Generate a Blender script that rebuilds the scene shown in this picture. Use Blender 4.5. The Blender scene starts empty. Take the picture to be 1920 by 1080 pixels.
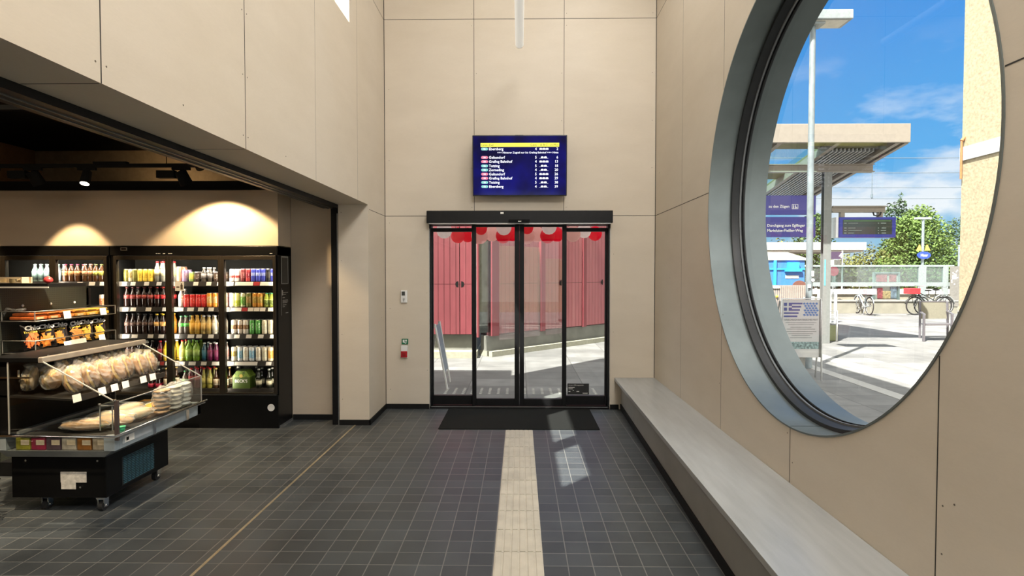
import bpy, bmesh, math, random
from mathutils import Vector, Matrix
random.seed(7)
PI = math.pi
scene = bpy.context.scene
COL = scene.collection
V = Vector

# ------------------------------------------------------------------ materials
def lin(c):
    if isinstance(c, str):
        c = c.lstrip('#')
        c = tuple(int(c[i:i+2], 16)/255 for i in (0, 2, 4))
        return tuple(x/12.92 if x <= .04045 else ((x+.055)/1.055)**2.4 for x in c)
    return tuple(c)
MATS = {}
def newmat(name):
    m = bpy.data.materials.new(name); m.use_nodes = True
    nt = m.node_tree; nt.nodes.clear()
    out = nt.nodes.new('ShaderNodeOutputMaterial')
    return m, nt, out
def nd(nt, t, **kw):
    n = nt.nodes.new(t)
    for k, v in kw.items(): setattr(n, k, v)
    return n
def mixc(nt, fac, a, b, blend='MIX'):
    n = nd(nt, 'ShaderNodeMix', data_type='RGBA', blend_type=blend)
    for sock, v in ((n.inputs[0], fac), (n.inputs[6], a), (n.inputs[7], b)):
        if isinstance(v, bpy.types.NodeSocket): nt.links.new(v, sock)
        elif isinstance(v, (int, float)): sock.default_value = v
        else: sock.default_value = (*v, 1)
    return n.outputs[2]
def noise(nt, scale, stretch=(1, 1, 1), detail=4, rough=.55, coord='Object'):
    tc = nd(nt, 'ShaderNodeTexCoord'); mp = nd(nt, 'ShaderNodeMapping')
    mp.inputs['Scale'].default_value = stretch
    nt.links.new(tc.outputs[coord], mp.inputs[0])
    n = nd(nt, 'ShaderNodeTexNoise')
    n.inputs['Scale'].default_value = scale; n.inputs['Detail'].default_value = detail; n.inputs['Roughness'].default_value = rough
    nt.links.new(mp.outputs[0], n.inputs['Vector'])
    return n.outputs[0]
def ramp(nt, src, stops):
    r = nd(nt, 'ShaderNodeValToRGB'); e = r.color_ramp.elements
    while len(e) < len(stops): e.new(.5)
    for i, (p, c) in enumerate(stops):
        e[i].position = p; e[i].color = (*c, 1) if len(c) == 3 else c
    nt.links.new(src, r.inputs[0]); return r.outputs[0]
def M(key, c=None, rough=.5, metal=0., var=.12, scale=14., stretch=(1, 1, 1), bump=0., spec=.5, emit=0., coat=0., trans=0.):
    """plain surface with a little noise in its colour"""
    if key in MATS: return MATS[key]
    m, nt, out = newmat(key)
    b = nd(nt, 'ShaderNodeBsdfPrincipled'); nt.links.new(b.outputs[0], out.inputs[0])
    c = lin(c)
    n = noise(nt, scale, stretch)
    lo = tuple(x*(1-var) for x in c); hi = tuple(min(1, x*(1+var)) for x in c)
    col = ramp(nt, n, [(.3, lo), (.7, hi)])
    nt.links.new(col, b.inputs['Base Color'])
    b.inputs['Roughness'].default_value = rough; b.inputs['Metallic'].default_value = metal
    b.inputs['Specular IOR Level'].default_value = spec; b.inputs['Coat Weight'].default_value = coat
    b.inputs['Transmission Weight'].default_value = trans
    if emit:
        nt.links.new(col, b.inputs['Emission Color']); b.inputs['Emission Strength'].default_value = emit
    if bump:
        bp = nd(nt, 'ShaderNodeBump'); bp.inputs['Strength'].default_value = bump; bp.inputs['Distance'].default_value = .01
        nt.links.new(n, bp.inputs['Height']); nt.links.new(bp.outputs[0], b.inputs['Normal'])
    MATS[key] = m; return m
def glassmat(key, tint=(.97, .985, .98), ior=1.45, rough=0., boost=0., haze=0.):
    """thin pane: clear transmission plus a mirror share that grows at grazing angles"""
    if key in MATS: return MATS[key]
    m, nt, out = newmat(key)
    tr = nd(nt, 'ShaderNodeBsdfTransparent'); tr.inputs[0].default_value = (*tint, 1)
    gl = nd(nt, 'ShaderNodeBsdfGlossy'); gl.inputs['Roughness'].default_value = rough
    lw_ = nd(nt, 'ShaderNodeLayerWeight')
    f5 = nd(nt, 'ShaderNodeMath', operation='POWER'); f5.inputs[1].default_value = 5; nt.links.new(lw_.outputs['Facing'], f5.inputs[0])
    r0 = ((ior-1)/(ior+1))**2+boost
    ml = nd(nt, 'ShaderNodeMath', operation='MULTIPLY_ADD'); ml.inputs[1].default_value = 1-r0; ml.inputs[2].default_value = r0; ml.use_clamp = True
    nt.links.new(f5.outputs[0], ml.inputs[0]); fac = ml.outputs[0]
    mx = nd(nt, 'ShaderNodeMixShader')
    nt.links.new(fac, mx.inputs[0]); nt.links.new(tr.outputs[0], mx.inputs[1]); nt.links.new(gl.outputs[0], mx.inputs[2])
    last = mx.outputs[0]
    if haze:
        df = nd(nt, 'ShaderNodeBsdfDiffuse'); df.inputs[0].default_value = (.85, .85, .82, 1)
        n = noise(nt, 6); f = nd(nt, 'ShaderNodeMath', operation='MULTIPLY'); f.inputs[1].default_value = haze*2
        nt.links.new(n, f.inputs[0])
        m2 = nd(nt, 'ShaderNodeMixShader'); nt.links.new(f.outputs[0], m2.inputs[0]); nt.links.new(last, m2.inputs[1]); nt.links.new(df.outputs[0], m2.inputs[2])
        last = m2.outputs[0]
    nt.links.new(last, out.inputs[0]); MATS[key] = m; return m
def plymat(key, c, var=.1, rough=.55):
    m, nt, out = newmat(key)
    b = nd(nt, 'ShaderNodeBsdfPrincipled'); nt.links.new(b.outputs[0], out.inputs[0])
    c = lin(c)
    n1 = noise(nt, 1.2, (1.2, 1.2, 3.5), 5, .6); n2 = noise(nt, 30, (1, 1, 5), 3, .7); n3 = noise(nt, .55, (1, 1, .6), 2)
    lo = (c[0]*(1-var), c[1]*(1-var*1.15), c[2]*(1-var*1.4)); hi = tuple(min(1, x*(1+var*.6)) for x in c)
    base = ramp(nt, n1, [(.3, lo), (.68, hi)])
    base = mixc(nt, .35, base, ramp(nt, n2, [(.25, tuple(x*.86 for x in c)), (.75, tuple(min(1, x*1.06) for x in c))]))
    base = mixc(nt, .4, base, ramp(nt, n3, [(.35, (c[0]*.97, c[1]*.93, c[2]*.86)), (.65, c)]))
    nt.links.new(base, b.inputs['Base Color']); b.inputs['Roughness'].default_value = rough
    b.inputs['Specular IOR Level'].default_value = .35
    MATS[key] = m; return m
def tilemat(key, c, mortar, size, off, msize=.0035, rough=.45, var=.16):
    m, nt, out = newmat(key)
    b = nd(nt, 'ShaderNodeBsdfPrincipled'); nt.links.new(b.outputs[0], out.inputs[0])
    tc = nd(nt, 'ShaderNodeTexCoord'); mp = nd(nt, 'ShaderNodeMapping')
    mp.inputs['Location'].default_value = (-off[0], -off[1], 0)
    nt.links.new(tc.outputs['Object'], mp.inputs[0])
    br = nd(nt, 'ShaderNodeTexBrick', offset=0., squash=1.)
    br.inputs['Scale'].default_value = 1; br.inputs['Mortar Size'].default_value = msize; br.inputs['Mortar Smooth'].default_value = .2
    br.inputs['Brick Width'].default_value = size[0]; br.inputs['Row Height'].default_value = size[1]
    c = lin(c)
    br.inputs['Color1'].default_value = (*[x*(1-var) for x in c], 1); br.inputs['Color2'].default_value = (*[x*(1+var) for x in c], 1)
    br.inputs['Mortar'].default_value = (*lin(mortar), 1)
    nt.links.new(mp.outputs[0], br.inputs['Vector'])
    n = noise(nt, 3, detail=6)
    col = mixc(nt, .5, br.outputs['Color'], ramp(nt, n, [(.3, (.6, .6, .6)), (.7, (1.3, 1.3, 1.3))]), 'MULTIPLY')
    col = mixc(nt, br.outputs['Fac'], col, lin(mortar))
    nt.links.new(col, b.inputs['Base Color'])
    rr = nd(nt, 'ShaderNodeMapRange'); rr.inputs['To Min'].default_value = rough-.08; rr.inputs['To Max'].default_value = rough+.1
    nt.links.new(n, rr.inputs[0]); nt.links.new(rr.outputs[0], b.inputs['Roughness'])
    bp = nd(nt, 'ShaderNodeBump'); bp.inputs['Strength'].default_value = .25; bp.inputs['Distance'].default_value = .003; bp.invert = True
    nt.links.new(br.outputs['Fac'], bp.inputs['Height']); nt.links.new(bp.outputs[0], b.inputs['Normal'])
    MATS[key] = m; return m
def emitmat(key, c, s=1.):
    if key in MATS: return MATS[key]
    m, nt, out = newmat(key)
    e = nd(nt, 'ShaderNodeEmission'); e.inputs[0].default_value = (*lin(c), 1); e.inputs[1].default_value = s
    nt.links.new(e.outputs[0], out.inputs[0]); MATS[key] = m; return m
def bandmat(key, c1, c2, z0, z1, rough=.3, metal=.3, c3=None):
    """printed can or bottle: colour c1 with a band of c2 between heights z0 and z1 and small marks"""
    if key in MATS: return MATS[key]
    m, nt, out = newmat(key)
    b = nd(nt, 'ShaderNodeBsdfPrincipled'); nt.links.new(b.outputs[0], out.inputs[0])
    tc = nd(nt, 'ShaderNodeTexCoord'); sp = nd(nt, 'ShaderNodeSeparateXYZ'); nt.links.new(tc.outputs['Object'], sp.inputs[0])
    a = nd(nt, 'ShaderNodeMath', operation='GREATER_THAN'); a.inputs[1].default_value = z0; nt.links.new(sp.outputs[2], a.inputs[0])
    d = nd(nt, 'ShaderNodeMath', operation='LESS_THAN'); d.inputs[1].default_value = z1; nt.links.new(sp.outputs[2], d.inputs[0])
    f = nd(nt, 'ShaderNodeMath', operation='MULTIPLY'); nt.links.new(a.outputs[0], f.inputs[0]); nt.links.new(d.outputs[0], f.inputs[1])
    n = noise(nt, 55, (1, 1, .8), 2)
    mk = ramp(nt, n, [(.56, (0, 0, 0)), (.6, (1, 1, 1))])
    base = mixc(nt, f.outputs[0], lin(c1), lin(c2))
    g = nd(nt, 'ShaderNodeMath', operation='MULTIPLY'); nt.links.new(mk, g.inputs[0]); nt.links.new(f.outputs[0], g.inputs[1])
    base = mixc(nt, g.outputs[0], base, lin(c3 or c1))
    nt.links.new(base, b.inputs['Base Color']); b.inputs['Roughness'].default_value = rough; b.inputs['Metallic'].default_value = metal
    MATS[key] = m; return m

# ------------------------------------------------------------------ mesh building
class MB:
    def __init__(s): s.v = []; s.f = []; s.sm = []; s.mi = []; s.cur = 0
    def add(s, vs, fs, smooth=False):
        o = len(s.v); s.v += [tuple(x) for x in vs]
        for f in fs: s.f.append(tuple(i+o for i in f)); s.sm.append(smooth); s.mi.append(s.cur)
        return s
    def box(s, x0, x1, y0, y1, z0, z1):
        return s.add([(x0,y0,z0),(x1,y0,z0),(x1,y1,z0),(x0,y1,z0),(x0,y0,z1),(x1,y0,z1),(x1,y1,z1),(x0,y1,z1)],
                     [(0,3,2,1),(4,5,6,7),(0,1,5,4),(1,2,6,5),(2,3,7,6),(3,0,4,7)])
    def obox(s, c, u, v, w):
        """box about centre c with half-vectors u, v, w"""
        c, u, v, w = V(c), V(u), V(v), V(w)
        if u.cross(v).dot(w) < 0: w = -w
        p = [c+a*u+b*v+d*w for d in (-1, 1) for a, b in ((-1,-1),(1,-1),(1,1),(-1,1))]
        return s.add(p, [(0,3,2,1),(4,5,6,7),(0,1,5,4),(1,2,6,5),(2,3,7,6),(3,0,4,7)])
    def bar(s, a, b, w, h, up=(0, 0, 1)):
        a, b = V(a), V(b); d = (b-a); u = d.cross(V(up))
        if u.length < 1e-6: u = d.cross(V((1, 0, 0)))
        u.normalize(); n = u.cross(d).normalized()
        return s.obox((a+b)/2, d/2, u*w/2, n*h/2)
    def quad(s, *p): return s.add(p, [tuple(range(len(p)))])
    def frame_(s, d):
        d = V(d).normalized(); a = V((0, 0, 1)) if abs(d.z) < .9 else V((1, 0, 0))
        u = d.cross(a).normalized(); return u, d.cross(u)
    def cyl(s, p, q, r, r2=None, n=16, caps=True, smooth=True):
        p, q = V(p), V(q); r2 = r if r2 is None else r2; u, w = s.frame_(q-p)
        ring = lambda c, R: [c+(u*math.cos(2*PI*i/n)+w*math.sin(2*PI*i/n))*R for i in range(n)]
        A, B = ring(p, r), ring(q, r2)
        s.add(A+B, [(i, (i+1) % n, n+(i+1) % n, n+i) for i in range(n)], smooth)
        if caps: s.add(A, [tuple(range(n-1, -1, -1))]); s.add(B, [tuple(range(n))])
        return s
    def tube(s, pts, r, n=8, closed=False):
        pts = [V(p) for p in pts]; k = len(pts); rings = []
        u = None
        for i, p in enumerate(pts):
            a = pts[i-1] if (i or closed) else p; b = pts[(i+1) % k] if (i < k-1 or closed) else p
            d = (b-a).normalized()
            if u is None: u, _ = s.frame_(d)
            u = (u-d*u.dot(d)).normalized(); w = d.cross(u)
            rr = r[i] if isinstance(r, (list, tuple)) else r
            rings.append([p+(u*math.cos(2*PI*j/n)+w*math.sin(2*PI*j/n))*rr for j in range(n)])
        vs = [x for g in rings for x in g]; fs = []
        for i in range(k if closed else k-1):
            a, b = i*n, ((i+1) % k)*n
            fs += [(a+j, a+(j+1) % n, b+(j+1) % n, b+j) for j in range(n)]
        if not closed: fs += [tuple(range(n-1, -1, -1)), tuple((k-1)*n+j for j in range(n))]
        return s.add(vs, fs, True)
    def torus(s, c, axis, R, r, n=28, m=8):
        u, w = s.frame_(axis); c = V(c)
        return s.tube([c+(u*math.cos(2*PI*i/n)+w*math.sin(2*PI*i/n))*R for i in range(n)], r, m, True)
    def lathe(s, prof, c=(0, 0, 0), n=18, smooth=True, axis=None):
        """profile of (radius, height) turned about z (or axis)"""
        c = V(c); ax = V(axis).normalized() if axis else V((0, 0, 1))
        if axis: u, w = s.frame_(ax)
        else: u, w = V((1, 0, 0)), V((0, 1, 0))
        vs = [c+ax*z+(u*math.cos(2*PI*i/n)+w*math.sin(2*PI*i/n))*r for r, z in prof for i in range(n)]
        fs = [(a*n+i, a*n+(i+1) % n, (a+1)*n+(i+1) % n, (a+1)*n+i) for a in range(len(prof)-1) for i in range(n)]
        k = len(prof)
        fs += [tuple(range(n-1, -1, -1)), tuple((k-1)*n+i for i in range(n))]
        return s.add(vs, fs, smooth)
    def ell(s, c, r, nu=16, nv=10, jit=0., rot=None, rnd=random):
        c = V(c); R = rot or Matrix.Identity(3); vs = []; fs = []
        for j in range(1, nv):
            t = PI*j/nv
            for i in range(nu):
                p = 2*PI*i/nu; k = 1+rnd.uniform(-jit, jit)
                vs.append(c+R @ V((r[0]*math.sin(t)*math.cos(p)*k, r[1]*math.sin(t)*math.sin(p)*k, r[2]*math.cos(t)*k)))
        vs += [c+R @ V((0, 0, r[2])), c+R @ V((0, 0, -r[2]))]; T, B = len(vs)-2, len(vs)-1
        for j in range(nv-2):
            for i in range(nu): a, b = j*nu+i, j*nu+(i+1) % nu; fs.append((a, a+nu, b+nu, b))
        for i in range(nu): fs.append((T, i, (i+1) % nu)); a = (nv-2)*nu; fs.append((B, a+(i+1) % nu, a+i))
        return s.add(vs, fs, True)
    def prism(s, pts, off):
        """flat polygon pts swept by the vector off"""
        pts = [V(p) for p in pts]; off = V(off); n = len(pts)
        return s.add(pts+[p+off for p in pts], [tuple(range(n-1, -1, -1)), tuple(range(n, 2*n))]+[(i, (i+1) % n, n+(i+1) % n, n+i) for i in range(n)])
    def text(s, t, o, right, up, size, align='LEFT', bold=0.):
        vs, fs = glyphs(t, align, bold); o, R, U = V(o), V(right).normalized(), V(up).normalized()
        return s.add([o+R*(x*size)+U*(y*size) for x, y in vs], fs)
    def extend(s, o, mat4):
        return s.add([mat4 @ V(p) for p in o.v], o.f, o.sm[0] if o.sm else False)
GLYPHS = {}
def glyphs(t, align, bold):
    k = (t, align, bold)
    if k not in GLYPHS:
        cu = bpy.data.curves.new('t', 'FONT'); cu.body = t; cu.size = 1; cu.align_x = align; cu.resolution_u = 2; cu.offset = bold
        ob = bpy.data.objects.new('t', cu); COL.objects.link(ob)
        dg = bpy.context.evaluated_depsgraph_get(); me = bpy.data.meshes.new_from_object(ob.evaluated_get(dg))
        GLYPHS[k] = ([(v.co.x, v.co.y) for v in me.vertices], [tuple(p.vertices) for p in me.polygons])
        bpy.data.objects.remove(ob); bpy.data.curves.remove(cu); bpy.data.meshes.remove(me)
    return GLYPHS[k]

def tag(o, label=None, cat=None, group=None, kind=None):
    for k, v in (('label', label), ('category', cat), ('group', group), ('kind', kind)):
        if v: o[k] = v
    return o
def rootloc(p):
    while p.parent: p = p.parent
    return V(p.location)
def part(mb, name, mat, parent=None, bevel=0., loc=None, label=None, seg=2):
    o0 = rootloc(parent) if parent else V(loc or (0, 0, 0))
    me = bpy.data.meshes.new(name)
    me.from_pydata([tuple(V(p)-o0) for p in mb.v], [], mb.f)
    me.polygons.foreach_set('use_smooth', mb.sm)
    for m in (mat if isinstance(mat, (list, tuple)) else [mat]): me.materials.append(m)
    me.polygons.foreach_set('material_index', mb.mi)
    me.update()
    ob = bpy.data.objects.new(name, me); COL.objects.link(ob)
    if parent: ob.parent = parent
    else: ob.location = o0
    if bevel:
        b = ob.modifiers.new('edge', 'BEVEL'); b.width = bevel; b.segments = seg; b.limit_method = 'ANGLE'; b.angle_limit = .6
    if label: ob['label'] = label
    return ob
def thing(name, label, cat, loc=(0, 0, 0), group=None, kind=None):
    o = bpy.data.objects.new(name, None); COL.objects.link(o); o.location = loc; o.empty_display_size = .1
    return tag(o, label, cat, group, kind)
def solo(mb, name, mat, label, cat, loc=(0, 0, 0), group=None, kind=None, bevel=0.):
    return tag(part(mb, name, mat, None, bevel, loc), label, cat, group, kind)
def struct(mb, name, mat, parent=None, bevel=0.):
    o = part(mb, name, mat, parent, bevel)
    if not parent: o['kind'] = 'structure'
    return o
KIDS = {}
def copy_thing(root, loc, label=None, group=None, rz=None):
    c = root.copy(); COL.objects.link(c); c.location = loc
    if label: c['label'] = label
    if group: c['group'] = group
    if rz is not None: c.rotation_euler = (0, 0, rz)
    if root.name not in KIDS: KIDS[root.name] = [(k, [g for g in bpy.data.objects if g.parent == k]) for k in bpy.data.objects if k.parent == root]
    for k, gs in KIDS[root.name]:
        d = k.copy(); COL.objects.link(d); d.parent = c
        for g in gs: e = g.copy(); COL.objects.link(e); e.parent = d
    return c
ORD = ['first', 'second', 'third', 'fourth', 'fifth', 'sixth', 'seventh', 'eighth', 'ninth', 'tenth', 'eleventh', 'twelfth', 'thirteenth', 'fourteenth', 'fifteenth', 'sixteenth', 'seventeenth', 'eighteenth']

# common materials
PLY = plymat('birch_ply', (.645, .578, .482))
PLY2 = plymat('shop_ply', (.62, .52, .40))
BLACK = M('black_metal', (.006, .006, .0065), .45, .0, .2, spec=.22)
BLACKM = M('black_matt', (.006, .006, .006), .8, spec=.15)
DARK = M('dark_recess', (.010, .010, .009), .85, spec=.1)
ANTH = M('anthracite_frame', (.012, .013, .014), .42, .0, .15, 20)
CHROME = M('chrome', (.75, .75, .73), .18, 1., .05)
STEEL = M('brushed_steel', (.52, .53, .52), .35, .9, .1, 30)
GALV = M('galvanised_steel', (.21, .25, .26), .5, .4, .22, 9, (1, 1, .5))
WHITE = M('white_plastic', (.80, .80, .78), .4, var=.04)
PAPER = M('white_card', (.82, .80, .74), .7, var=.05)
RUBBER = M('rubber', (.015, .015, .015), .7)
# ================================================================== room shell
YB = 7.1           # inner face of the door wall
XL, XR = -1.74, 1.73
CEIL = 6.2
FLOOR = tilemat('grey_floor_tile', (.056, .064, .068), (.16, .16, .15), (.15, .15), (.138, .113), .0034, .40)
struct(MB().box(-7.2, 2.1, -4.3, 7.1, -.2, 0), 'floor', FLOOR)
struct(MB().box(-1.911, -1.893, -4.0, 6.305, -.01, .003), 'trim_1', M('brass_strip', (.42, .36, .24), .35, .5))

# door wall with its opening
DX0, DX1, DZ = -1.172, 1.158, 2.535
wb = MB().box(-2.09, DX0, YB, 7.45, 0, CEIL).box(DX1, 2.21, YB, 7.45, 0, CEIL).box(DX0, DX1, YB, 7.45, DZ, CEIL)
wall_back = struct(wb, 'wall_back', PLY)
JOINT = M('panel_joint', (.035, .03, .025), .8)
J = .006
jb = MB()
for x in (-.587, .560):
    jb.box(x-J/2, x+J/2, YB-.0008, YB, DZ, CEIL)
jb.box(XL, DX0, YB-.0008, YB, 2.49-J/2, 2.49+J/2).box(DX1, XR, YB-.0008, YB, 2.49-J/2, 2.49+J/2).box(XL, XR, YB-.0008, YB, 4.985-J/2, 4.985+J/2)
jb.box(XL, XL+.008, YB-.0012, YB, 0, CEIL).box(XR-.008, XR, YB-.0012, YB, 0, CEIL)
part(jb, 'panel_joint', JOINT, wall_back)
def screws(spots, axis, parent):
    s = MB()
    for p in spots:
        p = V(p); s.cyl(p, p+V(axis)*.0012, .0042, n=8)
    part(s, 'screw_head', M('screw', (.16, .13, .1), .5, .4), parent)
rs = random.Random(3)
screws([(x+rs.choice((-.03, .03)), YB, z) for x in (-.587, .56, XR-.02) for z in (2.6, 3.1, 3.7, 4.3, 4.9, 5.05)] + [(-1.2, YB, z) for z in (.5, 1.5, 2.4)] + [(-1.68, YB, z) for z in (.25, 1.3, 2.4, 3.2, 4.1)] + [(1.2, YB, z) for z in (1.0, 2.0)], (0, -1, 0), wall_back)

# left wall: pier by the door, wall over the shop opening with the clerestory window
wl = MB().box(-2.085, XL, 6.315, YB, 0, 2.54)
CY0, CY1, CZ0, CZ1 = 1.91, 5.67, 4.307, 5.53
wl.box(-2.085, XL, -4.0, CY0, 2.54, CEIL).box(-2.085, XL, CY1, YB, 2.54, CEIL)
wl.box(-2.085, XL, CY0, CY1, 2.54, CZ0).box(-2.085, XL, CY0, CY1, CZ1, CEIL)
wl.box(-2.085, XL, -4.0, -2.6, 0, 2.54)
wall_left = struct(wl, 'wall_left', PLY)
jl = MB()
for y in (-.13, 1.08, 2.29, 3.50): jl.box(XL, XL+.0008, y-J/2, y+J/2, 2.54, CZ0 if CY0 < y < CY1 else CEIL)
for y in (4.707, 5.92): jl.box(XL, XL+.0006, y-.001, y+.001, 2.54, CZ0 if y < CY1 else CEIL)
jl.box(XL, XL+.0008, 6.36, YB, 2.49-J/2, 2.49+J/2).box(XL, XL+.0008, 5.9, YB, 4.985-J/2, 4.985+J/2)
jl.box(-2.08, XL-.01, 2.288, 2.294, 2.5392, 2.54).box(-2.08, XL-.01, 3.498, 3.502, 2.5392, 2.54)
part(jl, 'panel_joint', JOINT, wall_left)
screws([(XL, y+d, z) for y in (2.29, 3.50) for d in (-.03, .03) for z in (2.62, 3.0, 3.4, 3.9)] + [(XL, 2.85, 2.62), (XL, 4.1, 2.62), (XL, 6.9, 1.2), (XL, 6.9, 2.2)], (1, 0, 0), wall_left)
screws([(-2.05, 6.315, z) for z in (.3, 1.05, 1.9, 2.45)], (0, -1, 0), wall_left)
w3 = thing('window_3', None, None, (XL-.1, CY0, CZ0), kind='structure')
fm = MB()
for y in (3.15, 4.54): fm.box(-1.90, XL-.002, y, y+.15, CZ0, CZ1)
fm.box(-1.99, -1.93, CY0, CY1, CZ0, CZ0+.05).box(-1.99, -1.93, CY0, CY1, CZ1-.05, CZ1).box(-1.99, -1.93, CY0, CY0+.05, CZ0, CZ1).box(-1.99, -1.93, CY1-.05, CY1, CZ0, CZ1)
part(fm, 'window_frame', M('white_frame', (.78, .77, .73), .45), w3)
part(MB().box(-1.962, -1.958, CY0, CY1, CZ0, CZ1), 'glass_pane', glassmat('window_glass'), w3)

# right wall with the big round hole
WC, WR = (3.555, 2.31), 1.547
wr = MB()
N = 96
A = 1.75
ys0, ys1, zs0, zs1 = WC[0]-A, WC[0]+A, WC[1]-A, WC[1]+A
wr.box(XR, 2.21, -4.0, ys0, 0, CEIL).box(XR, 2.21, ys1, YB, 0, CEIL).box(XR, 2.21, ys0, ys1, 0, zs0).box(XR, 2.21, ys0, ys1, zs1, CEIL)
ci, co = [], []
for i in range(N):
    t = 2*PI*i/N; c, s = math.cos(t), math.sin(t); k = A/max(abs(c), abs(s))
    ci.append((WC[0]+WR*c, WC[1]+WR*s)); co.append((WC[0]+k*c, WC[1]+k*s))
for x, fl in ((XR, 0), (2.21, 1)):
    vs = [(x, y, z) for y, z in ci]+[(x, y, z) for y, z in co]
    fs = [(i, (i+1) % N, N+(i+1) % N, N+i) for i in range(N)]
    wr.add(vs, fs if not fl else [f[::-1] for f in fs])
wall_right = struct(wr, 'wall_right', PLY)
jr = MB()
def vj(y, z0, z1, w=J): jr.box(XR-.0008, XR, y-w/2, y+w/2, z0, z1)
def chord(y):
    d = WR**2-(y-WC[0])**2
    return (WC[1]-math.sqrt(d)-.004, WC[1]+math.sqrt(d)+.004) if d > 0 else (9, 9)
for y, w in ((4.754, .0035), (3.535, J), (2.293, J), (5.95, .0015)):
    a, b = chord(y)
    if a > 8: vj(y, .41, CEIL, w)
    else: vj(y, .41, a, w); vj(y, b, CEIL, w)
vj(1.08, .41, CEIL); vj(-.13, .41, CEIL)
h = math.sqrt(WR**2-(2.49-WC[1])**2)+.004
jr.box(XR-.0008, XR, WC[0]+h, YB, 2.49-J/2, 2.49+J/2).box(XR-.0008, XR, -4, WC[0]-h, 2.49-J/2, 2.49+J/2)
jr.box(XR-.0008, XR, -4, YB, 4.985-J/2, 4.985+J/2)
part(jr, 'panel_joint', JOINT, wall_right)
screws([(XR, y, z) for y, z in ((2.26, .8), (2.26, .6), (2.2, .83), (3.5, .55), (3.57, .72), (4.72, 1.4), (4.79, .8), (6.4, 1.7), (6.9, 3.0), (1.9, 1.3))], (-1, 0, 0), wall_right)

# round window: deep anthracite reveal, gasket ring, pane, outer reveal
w1 = thing('window_1', None, None, (XR, WC[0], WC[1]-WR), kind='structure')
def ring(mb, prof, n=128):
    """closed section of (x, radius) turned about the window's axis"""
    k = len(prof)
    vs = [(x, WC[0]+r*math.cos(2*PI*i/n), WC[1]+r*math.sin(2*PI*i/n)) for i in range(n) for x, r in prof]
    fs = [(i*k+j, i*k+(j+1) % k, ((i+1) % n)*k+(j+1) % k, ((i+1) % n)*k+j) for i in range(n) for j in range(k)]
    mb.add(vs, fs, False); return mb
def ringobj(prof, name, mat, smooth=True):
    mb = ring(MB(), prof); o = part(mb, name, mat, w1)
    o.data.polygons.foreach_set('use_smooth', [smooth]*len(o.data.polygons))
    e = o.modifiers.new('edges', 'EDGE_SPLIT'); e.split_angle = .6
    return o
REV = M('reveal_metal', (.145, .17, .165), .30, .35, .08, 6, spec=.8)
ringobj([(XR-.006, WR), (XR-.006, WR-.010), (1.925, WR-.010), (1.925, WR)], 'inner_reveal', REV)
ringobj([(1.925, WR), (1.925, WR-.035), (1.97, WR-.05), (2.037, WR-.05), (2.037, WR)], 'window_frame', ANTH)
ringobj([(1.985, WR-.049), (1.985, WR-.062), (1.998, WR-.062), (1.998, WR-.049)], 'gasket', M('gasket_grey', (.13, .135, .135), .4))
ringobj([(2.012, WR-.049), (2.012, WR-.066), (2.022, WR-.066), (2.022, WR-.049)], 'gasket', BLACKM)
ringobj([(2.037, WR), (2.037, WR-.03), (2.235, WR-.03), (2.235, WR)], 'outer_reveal', REV)
gp = MB(); gp.add([(2.005, WC[0]+(WR-.05)*math.cos(2*PI*i/96), WC[1]+(WR-.05)*math.sin(2*PI*i/96)) for i in range(96)], [tuple(range(96))])
part(gp, 'glass_pane', glassmat('window_glass'), w1)
ls = MB(); ls.box(XR+.002, 1.962, 3.535-.0015, 3.535+.0015, WC[1]-WR+.0105, WC[1]-WR+.012)
part(ls, 'sheet_seam', BLACKM, w1)

# ceiling, wall behind the camera, roof mass
struct(MB().box(-2.085, 2.21, -4.3, 7.45, CEIL, CEIL+.1), 'ceiling', M('ceiling_white', (.72, .68, .6), .7))
struct(MB().box(-2.085, 2.21, -4.3, 7.45, CEIL+.1, 7.8), 'roof_lobby', M('roof_grey', (.3, .3, .3), .8))
wf = MB().box(-2.085, -1.35, -4.3, -4.0, 0, CEIL).box(1.35, 2.21, -4.3, -4.0, 0, CEIL).box(-1.35, 1.35, -4.3, -4.0, 2.9, CEIL)
struct(wf, 'wall_front', PLY)
w2 = thing('window_2', None, None, (0, -4.1, 0), kind='structure')
part(MB().box(-1.35, -1.29, -4.2, -4.1, 0, 2.9).box(1.29, 1.35, -4.2, -4.1, 0, 2.9).box(-.03, .03, -4.2, -4.1, 0, 2.9).box(-1.29, 1.29, -4.2, -4.1, 2.84, 2.9).box(-1.29, 1.29, -4.2, -4.1, 0, .1), 'window_frame', BLACK, w2)
part(MB().box(-1.29, 1.29, -4.152, -4.148, .1, 2.84), 'glass_pane', glassmat('window_glass'), w2)

# black baseboards
bs = M('baseboard_black', (.008, .008, .008), .6, spec=.2)
struct(MB().box(XL+.001, DX0-.002, YB-.014, YB, 0, .062).box(DX1+.002, 1.27, YB-.014, YB, 0, .062), 'baseboard_back', bs, bevel=.002)
struct(MB().box(XL, XL+.014, 6.30, YB-.015, 0, .062).box(-2.085, XL+.014, 6.30, 6.314, 0, .062), 'baseboard_left', bs, bevel=.002)

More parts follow.
